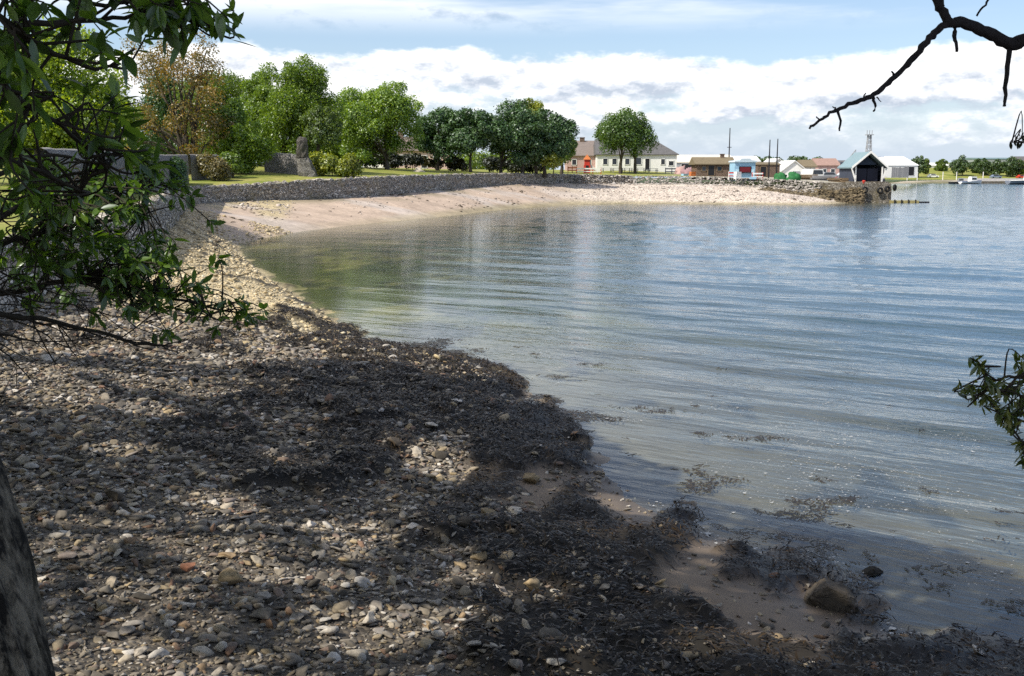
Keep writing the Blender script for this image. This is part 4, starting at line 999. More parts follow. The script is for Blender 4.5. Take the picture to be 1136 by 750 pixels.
for i, (px, py, pz, rz, lb) in enumerate(((51.2, 147.3, 1.85, 0, 'black tyre fender alone below the boat shelter'), (53.4, 147.35, 1.75, .1, 'black tyre fender hung just short of the quay corner'), (54.4, 147.2, 1.95, .3, 'black tyre fender beside the quay corner one'), (55.6, 147.6, 2.15, .9, 'black tyre fender wrapped around the quay corner'))):
    if ty is None: ty = MB().add(*torus(.34, .15)).build('tyre_fender', RUBBER, None, True); o = ty
    else: o = ty.copy(); col.objects.link(o)
    o.location = (px, py, pz); o.rotation_euler = (0, 0, rz); set_props(o, lb, 'tyre', 'tyre fenders on the quay')
x, y = 51.6, 149.2; o = MB().tube([(0, 0, -.1), (0, 0, .35), (0, 0, .4), (0, 0, .5), (0, 0, .6)], [.16, .14, .25, .25, .12], 10).build('bollard', RED); o.location = (x, y, zl(x, y)); set_props(o, 'small red mooring bollard on the quay edge', 'bollard')
# slipway jetty stub
T = empty('jetty', (54.9, 146.7, .18), 'low weedy timber jetty running out from quay foot', 'jetty')
MB().box(1.9, .2, -.35, 3.8, 1.3, .5, R(-4)).build('deck', paint((.34, .29, .13), .8, .4, 3), T)
for q in range(4): MB().tube([(.3+q*1.0, -.5, -1.2), (.3+q*1.0, -.5, .3)], .11, 7).build('pile', DARK, T)
MB().box(4.7, .1, -.3, 1.5, .6, .3, R(-8)).build('end_block', DARK, T)
# boat shelter
sx_, sy_ = xu(958.5, 153), 153.0; sz_ = zl(sx_, sy_)+.3
T = empty('boat_shelter', (sx_, sy_, sz_), 'open-fronted boat shelter with pale pitched roof on the quay', 'boat shelter', rz=R(-4))
hw, eh, rh = 2.2, 2.25, 2.0
MB().prism_y([(-hw-.4, eh-.28), (0, eh+rh), (hw+.4, eh-.28), (hw+.4, eh-.08), (0, eh+rh+.2), (-hw-.4, eh-.08)], -.6, 8.5).build('roof', PALEBLUE, T)
MB().prism_y([(-hw-.45, eh-.34), (0, eh+rh-.04), (hw+.45, eh-.34), (hw+.45, eh+.02), (0, eh+rh+.3), (-hw-.45, eh+.02)], -.72, -.62).build('bargeboard', WHITE, T)
MB().box(0, 3.9, -.8, 2*hw+1.2, 9.4, .82).build('plinth', QUAYSTONE, T)
MB().box(-hw, 4.2, .02, .14, 8.4, eh).box(hw, 4.2, .02, .14, 8.4, eh).box(0, 8.3, -.3, 2*hw, .14, eh+1).build('wall', paint((.05, .06, .09), .8), T)
for s in (-1, 1):
    MB().box(s*1.95, -.1, -.2, .2, .2, eh+.2).build('post', WHITE, T)
    MB().add([(s*1.95-.1, -.2, .2), (s*1.95+.1, -.2, .2), (s*2.55+.1, -.2, eh-.25), (s*2.55-.1, -.2, eh-.25), (s*1.95-.1, 0, .2), (s*1.95+.1, 0, .2), (s*2.55+.1, 0, eh-.25), (s*2.55-.1, 0, eh-.25)],
             [(0, 1, 2, 3), (7, 6, 5, 4), (0, 4, 5, 1), (1, 5, 6, 2), (2, 6, 7, 3), (3, 7, 4, 0)]).build('brace', WHITE, T)
MB().prism_y([(-1.5, eh+.25), (1.5, eh+.25), (0, eh+1.5)], 1.2, 1.3).build('gable_board', paint((.04, .06, .10), .7), T)
for s in (-.82, .82): MB().box(s, 1.0, .05, 1.55, .1, eh-.35).build('door', paint((.012, .014, .03), .6), T)
# rubble bank in front of the hard
def rubble(name, n, path, wid, mat, size):
    P = np.array(path, float); seg = rng.integers(0, len(P)-1, n); t = rng.uniform(size=(n, 1))
    c = P[seg]*(1-t)+P[seg+1]*t; d = P[seg+1]-P[seg]; d /= np.linalg.norm(d[:, :2], axis=1)[:, None]
    o = rng.uniform(-wid, wid*.15, n); x = c[:, 0]-d[:, 1]*o; y = c[:, 1]+d[:, 0]*o
    ud, b, tp = upland(x, y); zb, *_ = beach_z(x, y)
    z = np.where(ud > 0, tp, np.maximum(zb, tp-(-ud)*.75))
    s = np.clip(rng.lognormal(math.log(size), .4, n), size*.4, size*2.2)
    v, f = stones(np.stack([x, y, z], 1), s, ICO1, .2); return set_props(mesh_np(name, v, f, mat), kind='stuff')
rubble('bank_rubble', 2600, [(8, 157.5, 0), (19.5, 164, 0), (27, 163, 0), (34, 159, 0), (42, 154, 0), (46, 150.5, 0)], 2.6, pebble_mat([(0, (.17, .16, .15)), (.5, (.36, .34, .32)), (1, (.58, .55, .52))]), .19)
rubble('foreshore_rocks', 1500, [(38, 153.5, 0), (43, 150.5, 0), (47, 148, 0), (51, 147.2, 0)], 2.6, pebble_mat([(0, (.06, .05, .03)), (.5, (.14, .11, .07)), (1, (.22, .18, .11))]), .24)

# ------------------------------------------------------------------ far shore
g, W = front_gable('storage_shed', 'vast white storage shed beyond the boat shelter', 'shed', 972, 972.5, 300, 1, .1, .1, WHITE, WHITE)
bpy.data.objects.remove(g.children[0]); bpy.data.objects.remove(g.children[0]); bpy.data.objects.remove(g)
gable_house('storage_shed', 'vast white storage shed behind the boat shelter', 'shed', 970, 1012, 320, 26, 3.2, 2.9, WHITE, paint((.82, .82, .80), .6, .06), [('door', 1003, 3, 0, 2.8)], over=.2, zoff=.5)
gable_house('long_shed', 'long pale shed on the far green between two trees', 'shed', 1013, 1050, 450, 16, 1.8, 1.2, paint((.6, .58, .52), .8), WHITE, [('door', 1040, 3, 0, 1.6)], over=.2, zoff=-.8)
gable_house('factory', 'grey-green flat factory above the row of far trees', 'factory', 1082, 1190, 470, 30, 4.6, .8, paint((.30, .33, .33), .7, .15), paint((.15, .22, .22), .6), [('door', 1120, 4, 0, 3)], over=.2, zoff=-1.6)
gable_house('house', 'pinkish house partly behind last far tree', 'house', 1122, 1140, 452, 9, 3, 2, PINK, SLATE, [('window', 1128, 1.2, 1, 1.3), ('window', 1134, 1.2, 1, 1.3)])
FT = 'trees on the green far shore'
for i, (u0, u1, vt, vb, y, lb) in enumerate(((1006, 1019, 173, 187, 400, 'tall dark far tree at left end of green'), (1018, 1024, 177, 188, 415, 'slim pale far tree beside the tall dark one'), (1032, 1043, 177, 188, 430, 'light small far tree against the long pale shed'),
        (1049, 1073, 174, 191, 408, 'broadest far tree at head of the row'), (1070, 1081, 177, 190, 420, 'small far tree hiding behind the broadest one'), (1078, 1092, 176, 191, 410, 'dark oval far tree, middle of the row'), (1092, 1108, 176, 192, 408, 'dark egg-shaped far tree left of the last'),
        (1106, 1127, 175, 192, 405, 'dark spreading far tree closing the row'), (1124, 1133, 183, 193, 404, 'low pale green bush at row end'))):
    tree('far_tree', lb, 'tree', (u0+u1)/2, y, u0-1, u1+1, vt-1, vb+6, G_OLIVE if i in (1, 2, 8) else G_FAR, 1.0, 900, 14, 70+i, .4, group=FT, trunk_r=.3)
T = empty('board_fence', (xu(993, 300), 300, zl(xu(993, 300), 300)), 'tall grey board fence by the water below the white storage shed', 'fence')
mb = MB()
for q in range(18): mb.box(-2.4+q*.28, random.uniform(-.02, .02), -.3, .25, .05, 3.0+random.uniform(-.1, .1))
mb.build('boards', GREYWOOD, T)
for q in (-2.4, 0, 2.4): MB().box(q, .14, -.4, .16, .16, 3.4).build('post', GREYWOOD, T)
T = empty('far_quay', (xu(1110, 375), 375, 0), 'long far quay with a pale parapet over brown stone', 'quay')
L = (1190-1073)*375/FPX
MB().box(4, 2, -1.5, L, 5, 2.4).build('stonework', QUAYSTONE, T); MB().box(4, 1.2, .9, L, 2.5, 1.0).build('parapet', paint((.62, .58, .54), .8), T)
post = None
for i, u in enumerate((1001, 1012, 1040, 1055, 1084)):
    y = 392; x = xu(u, y)
    if post is None: post = MB().tube([(0, 0, -.3), (0, 0, 3.0)], .14, 6).build('post', WHITE); o = post
    else: o = post.copy(); col.objects.link(o)
    o.name = 'marker_post'; o.location = (x, y, zl(x, y)); set_props(o, 'thin white post at the far water edge', 'post', 'white posts on the far shore')
# vehicles and sheds strewn over the far quay
def parked_car(u, y, c, label):
    x = xu(u, y); z = zl(x, y); T = empty('parked_car', (x, y, z), label, 'car')
    MB().prism_y([(-2.1, .35), (2.1, .35), (2.1, .85), (1.2, .95), (.7, 1.45), (-1.1, 1.45), (-1.7, .95), (-2.1, .9)], 0, 1.7).build('body', c, T)
    MB().prism_y([(-1.35, .97), (.95, .97), (.6, 1.38), (-1.0, 1.38)], -.02, .02).build('window', GLASS, T)
    for sx in (-1.3, 1.3): MB().tube([(sx, -.02, .32), (sx, .22, .32)], .32, 10).build('wheel', RUBBER, T)
for a in ((1030, 400, WHITE, 'white car on the far green below the small tree'), (1128, 398, RED, 'red car parked behind the far quay'), (1099, 398, paint((.2, .25, .35), .4), 'blue-grey car under the far dark trees'), (936, 200, WHITE, 'white car parked left of the boat shelter'), (917, 196, paint((.3, .32, .35), .4), 'grey car parked behind the white dinghy')):
    parked_car(*a)
# lattice mast and crane
def lattice(u, y, vt, w, label):
    x = xu(u, y); z = zl(x, y); H = at(u, vt, y)[2]-z; T = empty('lattice_mast', (x, y, z), label, 'mast')
    mb = MB(); N = 9
    lev = [(H*k/N, w*(1-.62*k/N)) for k in range(N+1)]; cs = [(-1, -1), (1, -1), (1, 1), (-1, 1)]
    for a, b in cs: mb.tube([(a*q/2, b*q/2, h) for h, q in lev], .13, 4)
    for k in range(N):
        (h0, q0), (h1, q1) = lev[k], lev[k+1]
        for i in range(4):
            a, b = cs[i], cs[(i+1) % 4]
            mb.tube([(a[0]*q0/2, a[1]*q0/2, h0), (b[0]*q1/2, b[1]*q1/2, h1)], .08, 4); mb.tube([(b[0]*q0/2, b[1]*q0/2, h0), (a[0]*q1/2, a[1]*q1/2, h1)], .08, 4)
    mb.build('tower', GREYM, T)
    MB().box(0, 0, H, 2.2, 2.2, .25).build('platform', GREYM, T); 
    for q in (-.8, 0, .8): MB().tube([(q, 0, H+.2), (q, 0, H+1.6)], .12, 5).build('antenna', GREYM, T)
lattice(957, 330, 150, 2.3, 'grey lattice mast rising above the boat shelter roof')
x = xu(927, 360); z = zl(x, 360); T = empty('crane', (x, 360, z), 'thin slanting crane jib left of the lattice mast', 'crane')
MB().box(0, 0, -.3, 2.4, 2.4, 3.4).build('cab', GREYM, T); mb = MB()
for o_ in (-.25, .25): mb.tube([(0, o_, 3), (5.2, o_, 9.8)], .12, 4)
for q in range(8): mb.tube([(5.2*q/8, -.25, 3+6.8*q/8), (5.2*(q+1)/8, .25, 3+6.8*(q+1)/8)], .07, 4)
mb.build('jib', GREYM, T); MB().tube([(5.2, 0, 9.8), (5.2, 0, 5)], .05, 4).build('cable', DARK, T)
# woods behind the park and behind the houses
rnd = np.random.default_rng(92); m = 170
CX = rnd.uniform(-150, 8, m); CY = rnd.uniform(225, 262, m); C = np.stack([CX, CY, zlawn(CX, CY)+rnd.uniform(.5, 1, m)*(2.0+4.5*sstep(-20, -60, CX))], 1)
P, nr = leaf_cloud(C, rnd.uniform(1.8, 3.2, m), 26000, .8, rnd); Vv, Ff = leaf_quads(P, nr, .8, rnd)
set_props(mesh_np('park_wood', Vv, Ff, G_OLIVE), kind='stuff')
# far wood on the skyline
rnd = np.random.default_rng(91); m = 150
m = 60
C = np.stack([rnd.uniform(118, 172, m), rnd.uniform(545, 600, m), np.zeros(m)], 1)
C[:, 2] = zlawn(C[:, 0], C[:, 1])+rnd.uniform(-1.5, 2, m); P, nr = leaf_cloud(C, rnd.uniform(1.6, 3.0, m), 4500, 1.5, rnd); Vv, Ff = leaf_quads(P, nr, 1.5, rnd)
set_props(mesh_np('far_wood', Vv, Ff, G_FAR), kind='stuff')

# ------------------------------------------------------------------ near branches and leaves
def leaves_mesh(name, P, D, Lh, W, mat, parent):
    """pointed leaves: base P, direction D, length, width; creased along the midrib and curved"""
    n = len(P); D = D/np.linalg.norm(D, axis=1)[:, None]
    up = np.array([0, 0, 1.0])+rng.normal(size=(n, 3))*.45
    S = np.cross(D, up); S /= np.linalg.norm(S, axis=1)[:, None]; Nn = np.cross(S, D)
    Lh = Lh[:, None]; W = W[:, None]; curl = rng.uniform(-.05, .22, (n, 1)); fold = rng.uniform(.1, .35, (n, 1))
    def pt(t, w): return P+D*Lh*t-Nn*Lh*curl*t*t+S*W*w/2+Nn*W*abs(w)*fold/2
    rows = [pt(0, 0), pt(.22, .72), pt(.22, 0), pt(.22, -.72), pt(.52, 1), pt(.52, 0), pt(.52, -1), pt(.8, .6), pt(.8, 0), pt(.8, -.6), pt(1, 0)]
    V = np.stack(rows, 1); f = np.array([[0, 2, 1, 1], [0, 3, 2, 2], [1, 2, 5, 4], [2, 3, 6, 5], [4, 5, 8, 7], [5, 6, 9, 8], [7, 8, 10, 10], [8, 9, 10, 10]])
    tri = np.array([[0, 2, 1], [0, 3, 2], [1, 2, 5], [1, 5, 4], [2, 3, 6], [2, 6, 5], [4, 5, 8], [4, 8, 7], [5, 6, 9], [5, 9, 8], [7, 8, 10], [8, 9, 10]])
    return mesh_np(name, V.reshape(-1, 3), (tri[None]+(np.arange(n)*11)[:, None, None]).reshape(-1, 3), mat, parent, False)
NEARLEAF = leafmat((.085, .16, .028), .65, .45, (1.35, 1.15, .7), 3, .06, .35)
def bough(name, label, cat, mains, blobs, mat, leafL=(.05, .115), loc=None, bare=(), nper=(5, 9), wr=.36, twr=.0035, leafname='leaves'):
    """mains: photo-traced boughs with their own distances; blobs: (u, v, su, sv, y0, y1, count) of leaf rosettes"""
    M = [[at(u, v, y) for u, v, y in m[0]] for m in mains]
    org = np.array(loc) if loc is not None else M[0][0]
    T = empty(name, org, label, cat)
    mb = MB(); nodes = []
    for m, pts in zip(mains, M):
        pp = smooth_path([p-org for p in pts], 5); k = len(pp)
        pp = [p+np.array([random.uniform(-1, 1), random.uniform(-1, 1), random.uniform(-1, 1)])*m[1]*.5 for p in pp]
        mb.tube(pp, [m[1]*(1-i/(k-1))+m[2]*i/(k-1) for i in range(k)], 7, .12); nodes += pp[2:] if len(m) == 3 else []
    nodes = np.array(nodes); LP = []; LD = []
    for u, v, su, sv, y0, y1, cnt in blobs:
        for _ in range(cnt):
            q = at(random.gauss(u, su), random.gauss(v, sv), random.uniform(y0, y1))-org
            d = np.linalg.norm(nodes-q, axis=1); j = np.argsort(d)[random.randint(0, 4)]; b = nodes[j]
            mid = (b+q)/2+np.array([random.gauss(0, .05), random.gauss(0, .05), random.gauss(.03, .05)])
            pp = smooth_path([b, mid, q], 4); mb.tube(pp, [twr*(1.8-1.1*i/(len(pp)-1)) for i in range(len(pp))], 5)
            tw = q-mid; tw /= np.linalg.norm(tw)+1e-6
            for _ in range(random.randint(*nper)):
                r = rng.normal(size=3); r -= r.dot(tw)*tw; r /= np.linalg.norm(r)
                LP.append(q-tw*random.uniform(0, .06)); LD.append(tw*random.uniform(.2, 1.1)+r+np.array([0, 0, random.uniform(-.5, .1)]))
    for line, r in bare:
        pp = smooth_path([at(*p)-org for p in line], 5)
        pp = [p+rng.normal(size=3)*r*.8 for p in pp]
        mb.tube(pp, [r*(1-.7*i/(len(pp)-1)) for i in range(len(pp))], 6)
        for i in range(2, len(pp)-1, 2):
            for _ in range(2):
                e = pp[i]+(pp[i+1]-pp[i-1])*random.uniform(.8, 2.2)+rng.normal(size=3)*np.array([.12, .12, .14])
                mb.tube(smooth_path([pp[i], (pp[i]+e)/2+rng.normal(size=3)*.03, e], 3), [r*.35]*4+[r*.15]*3, 4)
    mb.build('branch', TWIG, T, True)
    n = len(LP); L_ = rng.uniform(*leafL, n)
    if n: leaves_mesh(leafname, np.array(LP), np.array(LD), L_, L_*rng.uniform(wr*.75, wr*1.2, n), mat, T)
    return T
bough('leafy_bough', 'dark leafy bough reaching in from the upper left corner', 'branch',
      [([(-60, 60, 3.2), (20, 30, 3.3), (110, 22, 3.6), (180, 15, 3.8), (240, 30, 3.9)], .013, .004), ([(-60, -20, 3.2), (60, -5, 3.5), (130, 5, 3.7), (215, -8, 3.9)], .012, .004),
       ([(-50, 60, 3.2), (20, 110, 3.4), (70, 140, 3.6), (120, 190, 3.9)], .015, .004), ([(-40, 160, 3.4), (30, 185, 3.6), (100, 215, 4.0)], .013, .004), ([(-40, -20, 3.0), (30, 40, 3.2), (95, 75, 3.4), (135, 70, 3.5)], .013, .004)],
      [(195, 14, 28, 12, 3.6, 4.0, 24), (150, 10, 30, 10, 3.5, 3.9, 11), (60, 18, 45, 18, 3.1, 3.7, 14), (8, 55, 20, 40, 3.0, 3.6, 13), (122, 58, 8, 12, 3.1, 3.4, 3), (10, 150, 18, 45, 3.2, 3.8, 16), (75, 100, 30, 25, 3.5, 4.0, 3),
       (135, 150, 14, 28, 3.6, 4.1, 12), (50, 195, 40, 18, 3.8, 4.4, 18), (165, 178, 10, 16, 3.9, 4.2, 5), (225, 30, 12, 8, 3.8, 4.0, 4)], NEARLEAF)
bough('shore_bush', 'glossy dark bush leaning over the shingle from the wall side', 'bush',
      [([(-90, 300, 5.6), (0, 270, 5.8), (80, 250, 6.2), (160, 240, 6.6)], .025, .006), ([(-90, 330, 5.4), (0, 325, 5.7), (90, 310, 6.2), (190, 330, 6.6), (275, 350, 6.8)], .024, .005),
       ([(-90, 310, 5.2), (20, 230, 5.8), (110, 210, 6.2), (175, 205, 6.5)], .022, .005), ([(-90, 340, 5.2), (0, 350, 5.5), (60, 356, 5.8), (140, 378, 6.1), (185, 384, 6.2)], .02, .006, 'bare'), ([(-90, 260, 5.2), (-10, 200, 5.8), (60, 170, 6.2), (140, 205, 6.5)], .02, .005)],
      [(40, 235, 40, 25, 5.6, 6.6, 60), (120, 225, 30, 22, 5.9, 6.7, 50), (90, 280, 45, 22, 5.7, 6.6, 80), (160, 285, 28, 22, 6.0, 6.8, 60), (140, 325, 35, 14, 6.0, 6.7, 36), (205, 320, 18, 14, 6.3, 6.8, 16), (240, 345, 20, 10, 6.5, 6.9, 12), (278, 352, 9, 9, 6.6, 6.9, 6),
       (20, 290, 28, 18, 5.5, 6.2, 24), (190, 205, 16, 10, 6.2, 6.6, 9), (70, 345, 50, 14, 5.6, 6.2, 8), (188, 372, 9, 6, 6.1, 6.4, 3), (30, 195, 40, 18, 5.7, 6.4, 12)], NEARLEAF, (.045, .105), nper=(6, 10),
      bare=[([(-60, 330, 5.4), (20, 352, 5.6), (90, 366, 5.9), (190, 385, 6.2)], .011), ([(-60, 345, 5.2), (10, 372, 5.4), (60, 380, 5.7), (130, 372, 6.0)], .008), ([(-60, 300, 5.2), (30, 330, 5.6), (110, 345, 6.0), (170, 360, 6.2)], .008), ([(-50, 355, 5.2), (10, 395, 5.5), (40, 430, 5.7)], .006), ([(-60, 280, 5.3), (10, 305, 5.6), (80, 330, 5.9), (150, 340, 6.2)], .007), ([(130, 378, 6.1), (180, 345, 6.4), (230, 335, 6.6)], .005)])
bough('leafy_sprig', 'sprig of rosette leaves poking over the water at the right edge', 'branch',
      [([(1210, 450, 4.3), (1150, 425, 4.25), (1120, 418, 4.2), (1098, 422, 4.2), (1087, 405, 4.2)], .009, .003), ([(1210, 440, 4.3), (1140, 440, 4.25), (1110, 432, 4.2), (1080, 432, 4.2)], .008, .003), ([(1210, 470, 4.3), (1150, 470, 4.3), (1110, 460, 4.2)], .008, .003), ([(1215, 520, 4.3), (1150, 495, 4.25), (1130, 490, 4.2)], .008, .003)],
      [(1087, 402, 2, 2, 4.15, 4.25, 3), (1072, 431, 4, 2, 4.15, 4.25, 4), (1098, 428, 3, 3, 4.15, 4.25, 3), (1118, 432, 8, 6, 4.15, 4.3, 7), (1098, 447, 6, 4, 4.15, 4.3, 5), (1108, 462, 8, 4, 4.15, 4.3, 5), (1130, 455, 9, 9, 4.15, 4.3, 8), (1128, 472, 5, 5, 4.15, 4.3, 4), (1130, 492, 7, 5, 4.15, 4.3, 5), (1134, 510, 3, 4, 4.15, 4.25, 3), (1135, 400, 4, 6, 4.15, 4.3, 5), (1165, 450, 16, 25, 4.1, 4.4, 12)],
      leafmat((.085, .125, .03), .55, .35, (1.5, 1.0, .7), 6, .06, .35), (.035, .06), nper=(8, 12), wr=.3, twr=.0025)
bough('leafy_sprig', 'tiny dark sprig at right edge just under the bare branch', 'branch', [([(1180, 150, 4.4), (1140, 157, 4.4), (1120, 158, 4.4)], .004, .002)], [(1120, 158, 2, 1, 4.35, 4.45, 1), (1134, 158, 3, 4, 4.35, 4.45, 3), (1150, 155, 8, 8, 4.3, 4.5, 5)],
      leafmat((.02, .03, .015), .5, .2), (.025, .04), nper=(3, 5), wr=.3, twr=.002)
# bare dead branch
org = at(1136, 47, 4.4)
T = empty('bare_branch', org, 'bare dead forked branch hanging over the sky at upper right', 'branch')
def twig(pts, r0, r1, name, n=5):
    pp = smooth_path([at(u, v, y)-org for u, v, y in pts], n); k = len(pp)
    pp = [p+rng.normal(size=3)*.0025 for p in pp]
    MB().tube(pp, [(r0+(r1-r0)*i/(k-1))*random.uniform(.88, 1.12) for i in range(k)], 9, .08).build(name, DEADWOOD, T, True)
twig([(1330, 40, 4.8), (1220, 60, 4.6), (1150, 44, 4.4), (1122, 49, 4.4), (1095, 36, 4.4), (1072, 27, 4.4), (1052, 26, 4.4)], .034, .020, 'limb')
twig([(1052, 26, 4.4), (1040, 34, 4.4), (1025, 49, 4.38), (1010, 68, 4.36), (990, 88, 4.34), (970, 105, 4.32), (950, 113, 4.3), (928, 122, 4.28), (912, 132, 4.27), (898, 143, 4.26)], .017, .005, 'bough')
twig([(1055, 27, 4.4), (1046, 14, 4.4), (1040, 0, 4.42), (1034, -30, 4.45), (1050, -90, 4.6)], .018, .02, 'fork')
for pts, r in (([(1059, 30, 4.4), (1060, 44, 4.38), (1062, 57, 4.37)], .011), ([(1120, 51, 4.4), (1118, 75, 4.38), (1116, 98, 4.37), (1114.5, 118, 4.36)], .012), ([(969, 106, 4.32), (970, 115, 4.31), (970, 123, 4.3)], .007), ([(929, 122, 4.28), (932, 134, 4.27), (931, 146, 4.26)], .006),
               ([(993, 84, 4.34), (990, 78, 4.33)], .006), ([(955, 111, 4.3), (960, 103, 4.3)], .004), ([(927, 122, 4.28), (925, 118, 4.28)], .004), ([(909, 134, 4.27), (906, 129, 4.27)], .004), ([(972, 107, 4.32), (977, 113, 4.32)], .003)):
    twig(pts, r, r*.55, 'stub', 3)
org = at(1096, -4, 4.5)
T = empty('thin_twig', org, 'short thin twig hanging in from the top edge', 'twig')
twig([(1110, -30, 4.5), (1098, -3, 4.5), (1090, 8, 4.5), (1084, 18, 4.5)], .005, .004, 'stem', 3)

# the tree at the right, outside the frame, that carries the bare branch and the sprigs
rx_, ry_ = 4.9, 4.3; rz_ = float(beach_z(np.array([rx_]), np.array([ry_]))[0][0])
RT = empty('shore_tree', (rx_, ry_, rz_), 'leaning shore tree beside the water whose boughs reach over the view', 'tree')
tp = smooth_path([(0, 0, -.5), (.1, .05, 1.6), (-.05, .1, 3.4), (-.2, .0, 5.2), (-.1, .3, 7.2)], 5)
mb = MB().tube(tp, [.24-.15*i/len(tp) for i in range(len(tp))], 12, .07)
rt = np.random.default_rng(77); RC = []
for q in range(12):
    e = np.array([rt.uniform(-1.8, 2.8), rt.uniform(-2.2, 2.6), rt.uniform(5.9, 8.3)]); RC.append(e)
    pth = smooth_path([tp[14+q % 6], (np.array(tp[14+q % 6])+e)/2+np.array([0, 0, .4]), e], 4); mb.tube(pth, [.07-.055*i/len(pth) for i in range(len(pth))], 6)
mb.build('trunk', BARK, RT, True)
P_, n_ = leaf_cloud(np.array(RC), rt.uniform(.7, 1.2, 12), 5200, .2, rt, .8, .4); wz = P_[:, 2]+rz_ > 7.0; V_, F_ = leaf_quads(P_[wz], n_[wz], .17, rt)
mesh_np('crown', V_, F_, G_MID, RT)
def join(T_, org_, a_, h, r0, r1, sag=.15):
    b_ = np.array([rx_-.1, ry_+.05, rz_+h]); pth = smooth_path([b_-org_, (a_+b_)/2-org_+np.array([0, 0, sag]), a_-org_], 6)
    MB().tube(pth, [r0+(r1-r0)*i/(len(pth)-1) for i in range(len(pth))], 9, .06).build('limb', DEADWOOD if r1 > .015 else TWIG, T_, True)
for o_ in [q for q in bpy.data.objects if q.name.split('.')[0] in ('bare_branch', 'leafy_sprig', 'thin_twig') and q.parent is None]:
    og = np.array(o_.location); nm = o_['label']
    if nm.startswith('bare dead'):
        join(o_, og, at(1330, 40, 4.8), 3.9, .075, .034); join(o_, og, at(1050, -90, 4.6), 5.3, .04, .019, .5)
    elif nm.startswith('sprig of'):
        for a_ in (at(1210, 450, 4.3), at(1210, 440, 4.3), at(1210, 470, 4.3), at(1215, 520, 4.3)): join(o_, og, a_, 2.0, .022, .009, .1)
    elif nm.startswith('tiny'): join(o_, og, at(1180, 150, 4.4), 3.0, .014, .004, .1)
    else: join(o_, og, at(1110, -30, 4.5), 5.0, .02, .005, .4)
# leaning trunk at the near left
a, b, c = at(62, 760, 3.0), at(0, 540, 3.2), at(-90, 250, 3.6)
org = np.array([a[0]+.12, a[1]-.1, 1.9])
T = empty('leaning_trunk', org, 'weathered grey-brown leaning tree trunk in the bottom left corner', 'tree trunk')
rad = .25; off = np.array([-rad*.97, -.04, -.06])
pts = [at(120, 960, 2.9)+off, a+off, b+off, at(-50, 380, 3.4)+off, c+off, at(-160, 40, 3.9)+off, at(-220, -200, 4.3)+off]
pp = smooth_path([p-org for p in pts], 8); k = len(pp)
pp = smooth_path(pp, 4); k = len(pp); V = []; n = 110
for i, p in enumerate(pp):
    an = 2*np.pi*np.arange(n)/n; hgt = i*.035
    ridge = np.abs(fbm(np.cos(an)*5+9+hgt*.25, np.sin(an)*5+hgt*.3, 61, 4)-.5)*2
    knot = fbm(np.cos(an)*1.3+5, np.sin(an)*1.3+hgt*1.2, 66, 3)-.5
    rr = rad*(1.05-.25*i/k)*(.93+.26*ridge+.30*knot)
    for q in range(n): V.append((p[0]+math.cos(an[q])*rr[q], p[1]+math.sin(an[q])*rr[q], p[2]))
F = [(i*n+q, i*n+(q+1) % n, (i+1)*n+(q+1) % n, (i+1)*n+q) for i in range(k-1) for q in range(n)]
MB().add(V, F).build('trunk', NEARBARK, T, True)

# the left bough springs from the leaning trunk, the bush from the foot of the bank
o_ = next(q for q in bpy.data.objects if q.get('label', '').startswith('dark leafy bough')); og = np.array(o_.location)
wp = [np.array(p)+org for p in pp]
for a_ in (at(-60, 60, 3.2), at(-60, -20, 3.2), at(-50, 60, 3.2), at(-40, 160, 3.4), at(-40, -20, 3.0)):
    b_ = min(wp, key=lambda p: np.linalg.norm(p-a_)+.3*abs(p[2]-a_[2]+.3)); pth = smooth_path([b_-og, (a_+b_)/2-og+np.array([0, 0, .03]), a_-og], 4)
    MB().tube(pth, [.03-.017*i/(len(pth)-1) for i in range(len(pth))], 7, .06).build('branch', TWIG, o_, True)
o_ = next(q for q in bpy.data.objects if q.get('label', '').startswith('glossy dark bush')); og = np.array(o_.location)
gz_ = float(beach_z(np.array([-4.6]), np.array([4.9]))[0][0])
for k_, a_ in enumerate((at(-90, 300, 5.6), at(-90, 330, 5.4), at(-90, 310, 5.2), at(-90, 340, 5.2), at(-90, 260, 5.2), at(-60, 330, 5.4), at(-60, 345, 5.2), at(-60, 300, 5.2))):
    b_ = np.array([-4.6+.09*k_, 4.9+.05*(k_ % 3), gz_-.25]); pth = smooth_path([b_-og, b_*.55+a_*.45-og+np.array([-.12, 0, .25]), a_-og], 5)
    MB().tube(pth, [.045-.025*i/(len(pth)-1) for i in range(len(pth))], 7, .06).build('branch', TWIG, o_, True)

# ------------------------------------------------------------------ tall trees over the viewer: they shade the foreshore
SUN_EL, SUN_AZ = R(49), R(33)          # height; turned from due left slightly behind the viewer
S = np.array([-math.cos(SUN_AZ)*math.cos(SUN_EL), -math.sin(SUN_AZ)*math.cos(SUN_EL), math.sin(SUN_EL)])
EDGE = [(-400, 432), (0, 428), (150, 424), (235, 412), (330, 410), (400, 408), (470, 412), (540, 420), (600, 455), (660, 490), (760, 535), (900, 575), (1000, 590), (1300, 680)]
n = 150000
gx = rng.uniform(-16, 10, n); gy = rng.uniform(1, 26, n); gz, *_ = beach_z(gx, gy); gz = np.maximum(gz, 0)
hz = rng.uniform(8.6, 12.5, n); tt = (hz-gz)/S[2]
LX = np.stack([gx, gy, gz], 1)+S*tt[:, None]
u, v = proj(gx, gy, gz); lim_v = np.interp(u, [e[0] for e in EDGE], [e[1] for e in EDGE])
okm = (v > lim_v+(fbm(gx*.8, gy*.8, 15)-.5)*40) | (gy < 7)
okm &= fbm(LX[:, 0]*.55, LX[:, 1]*.55, 19, 4) > .40
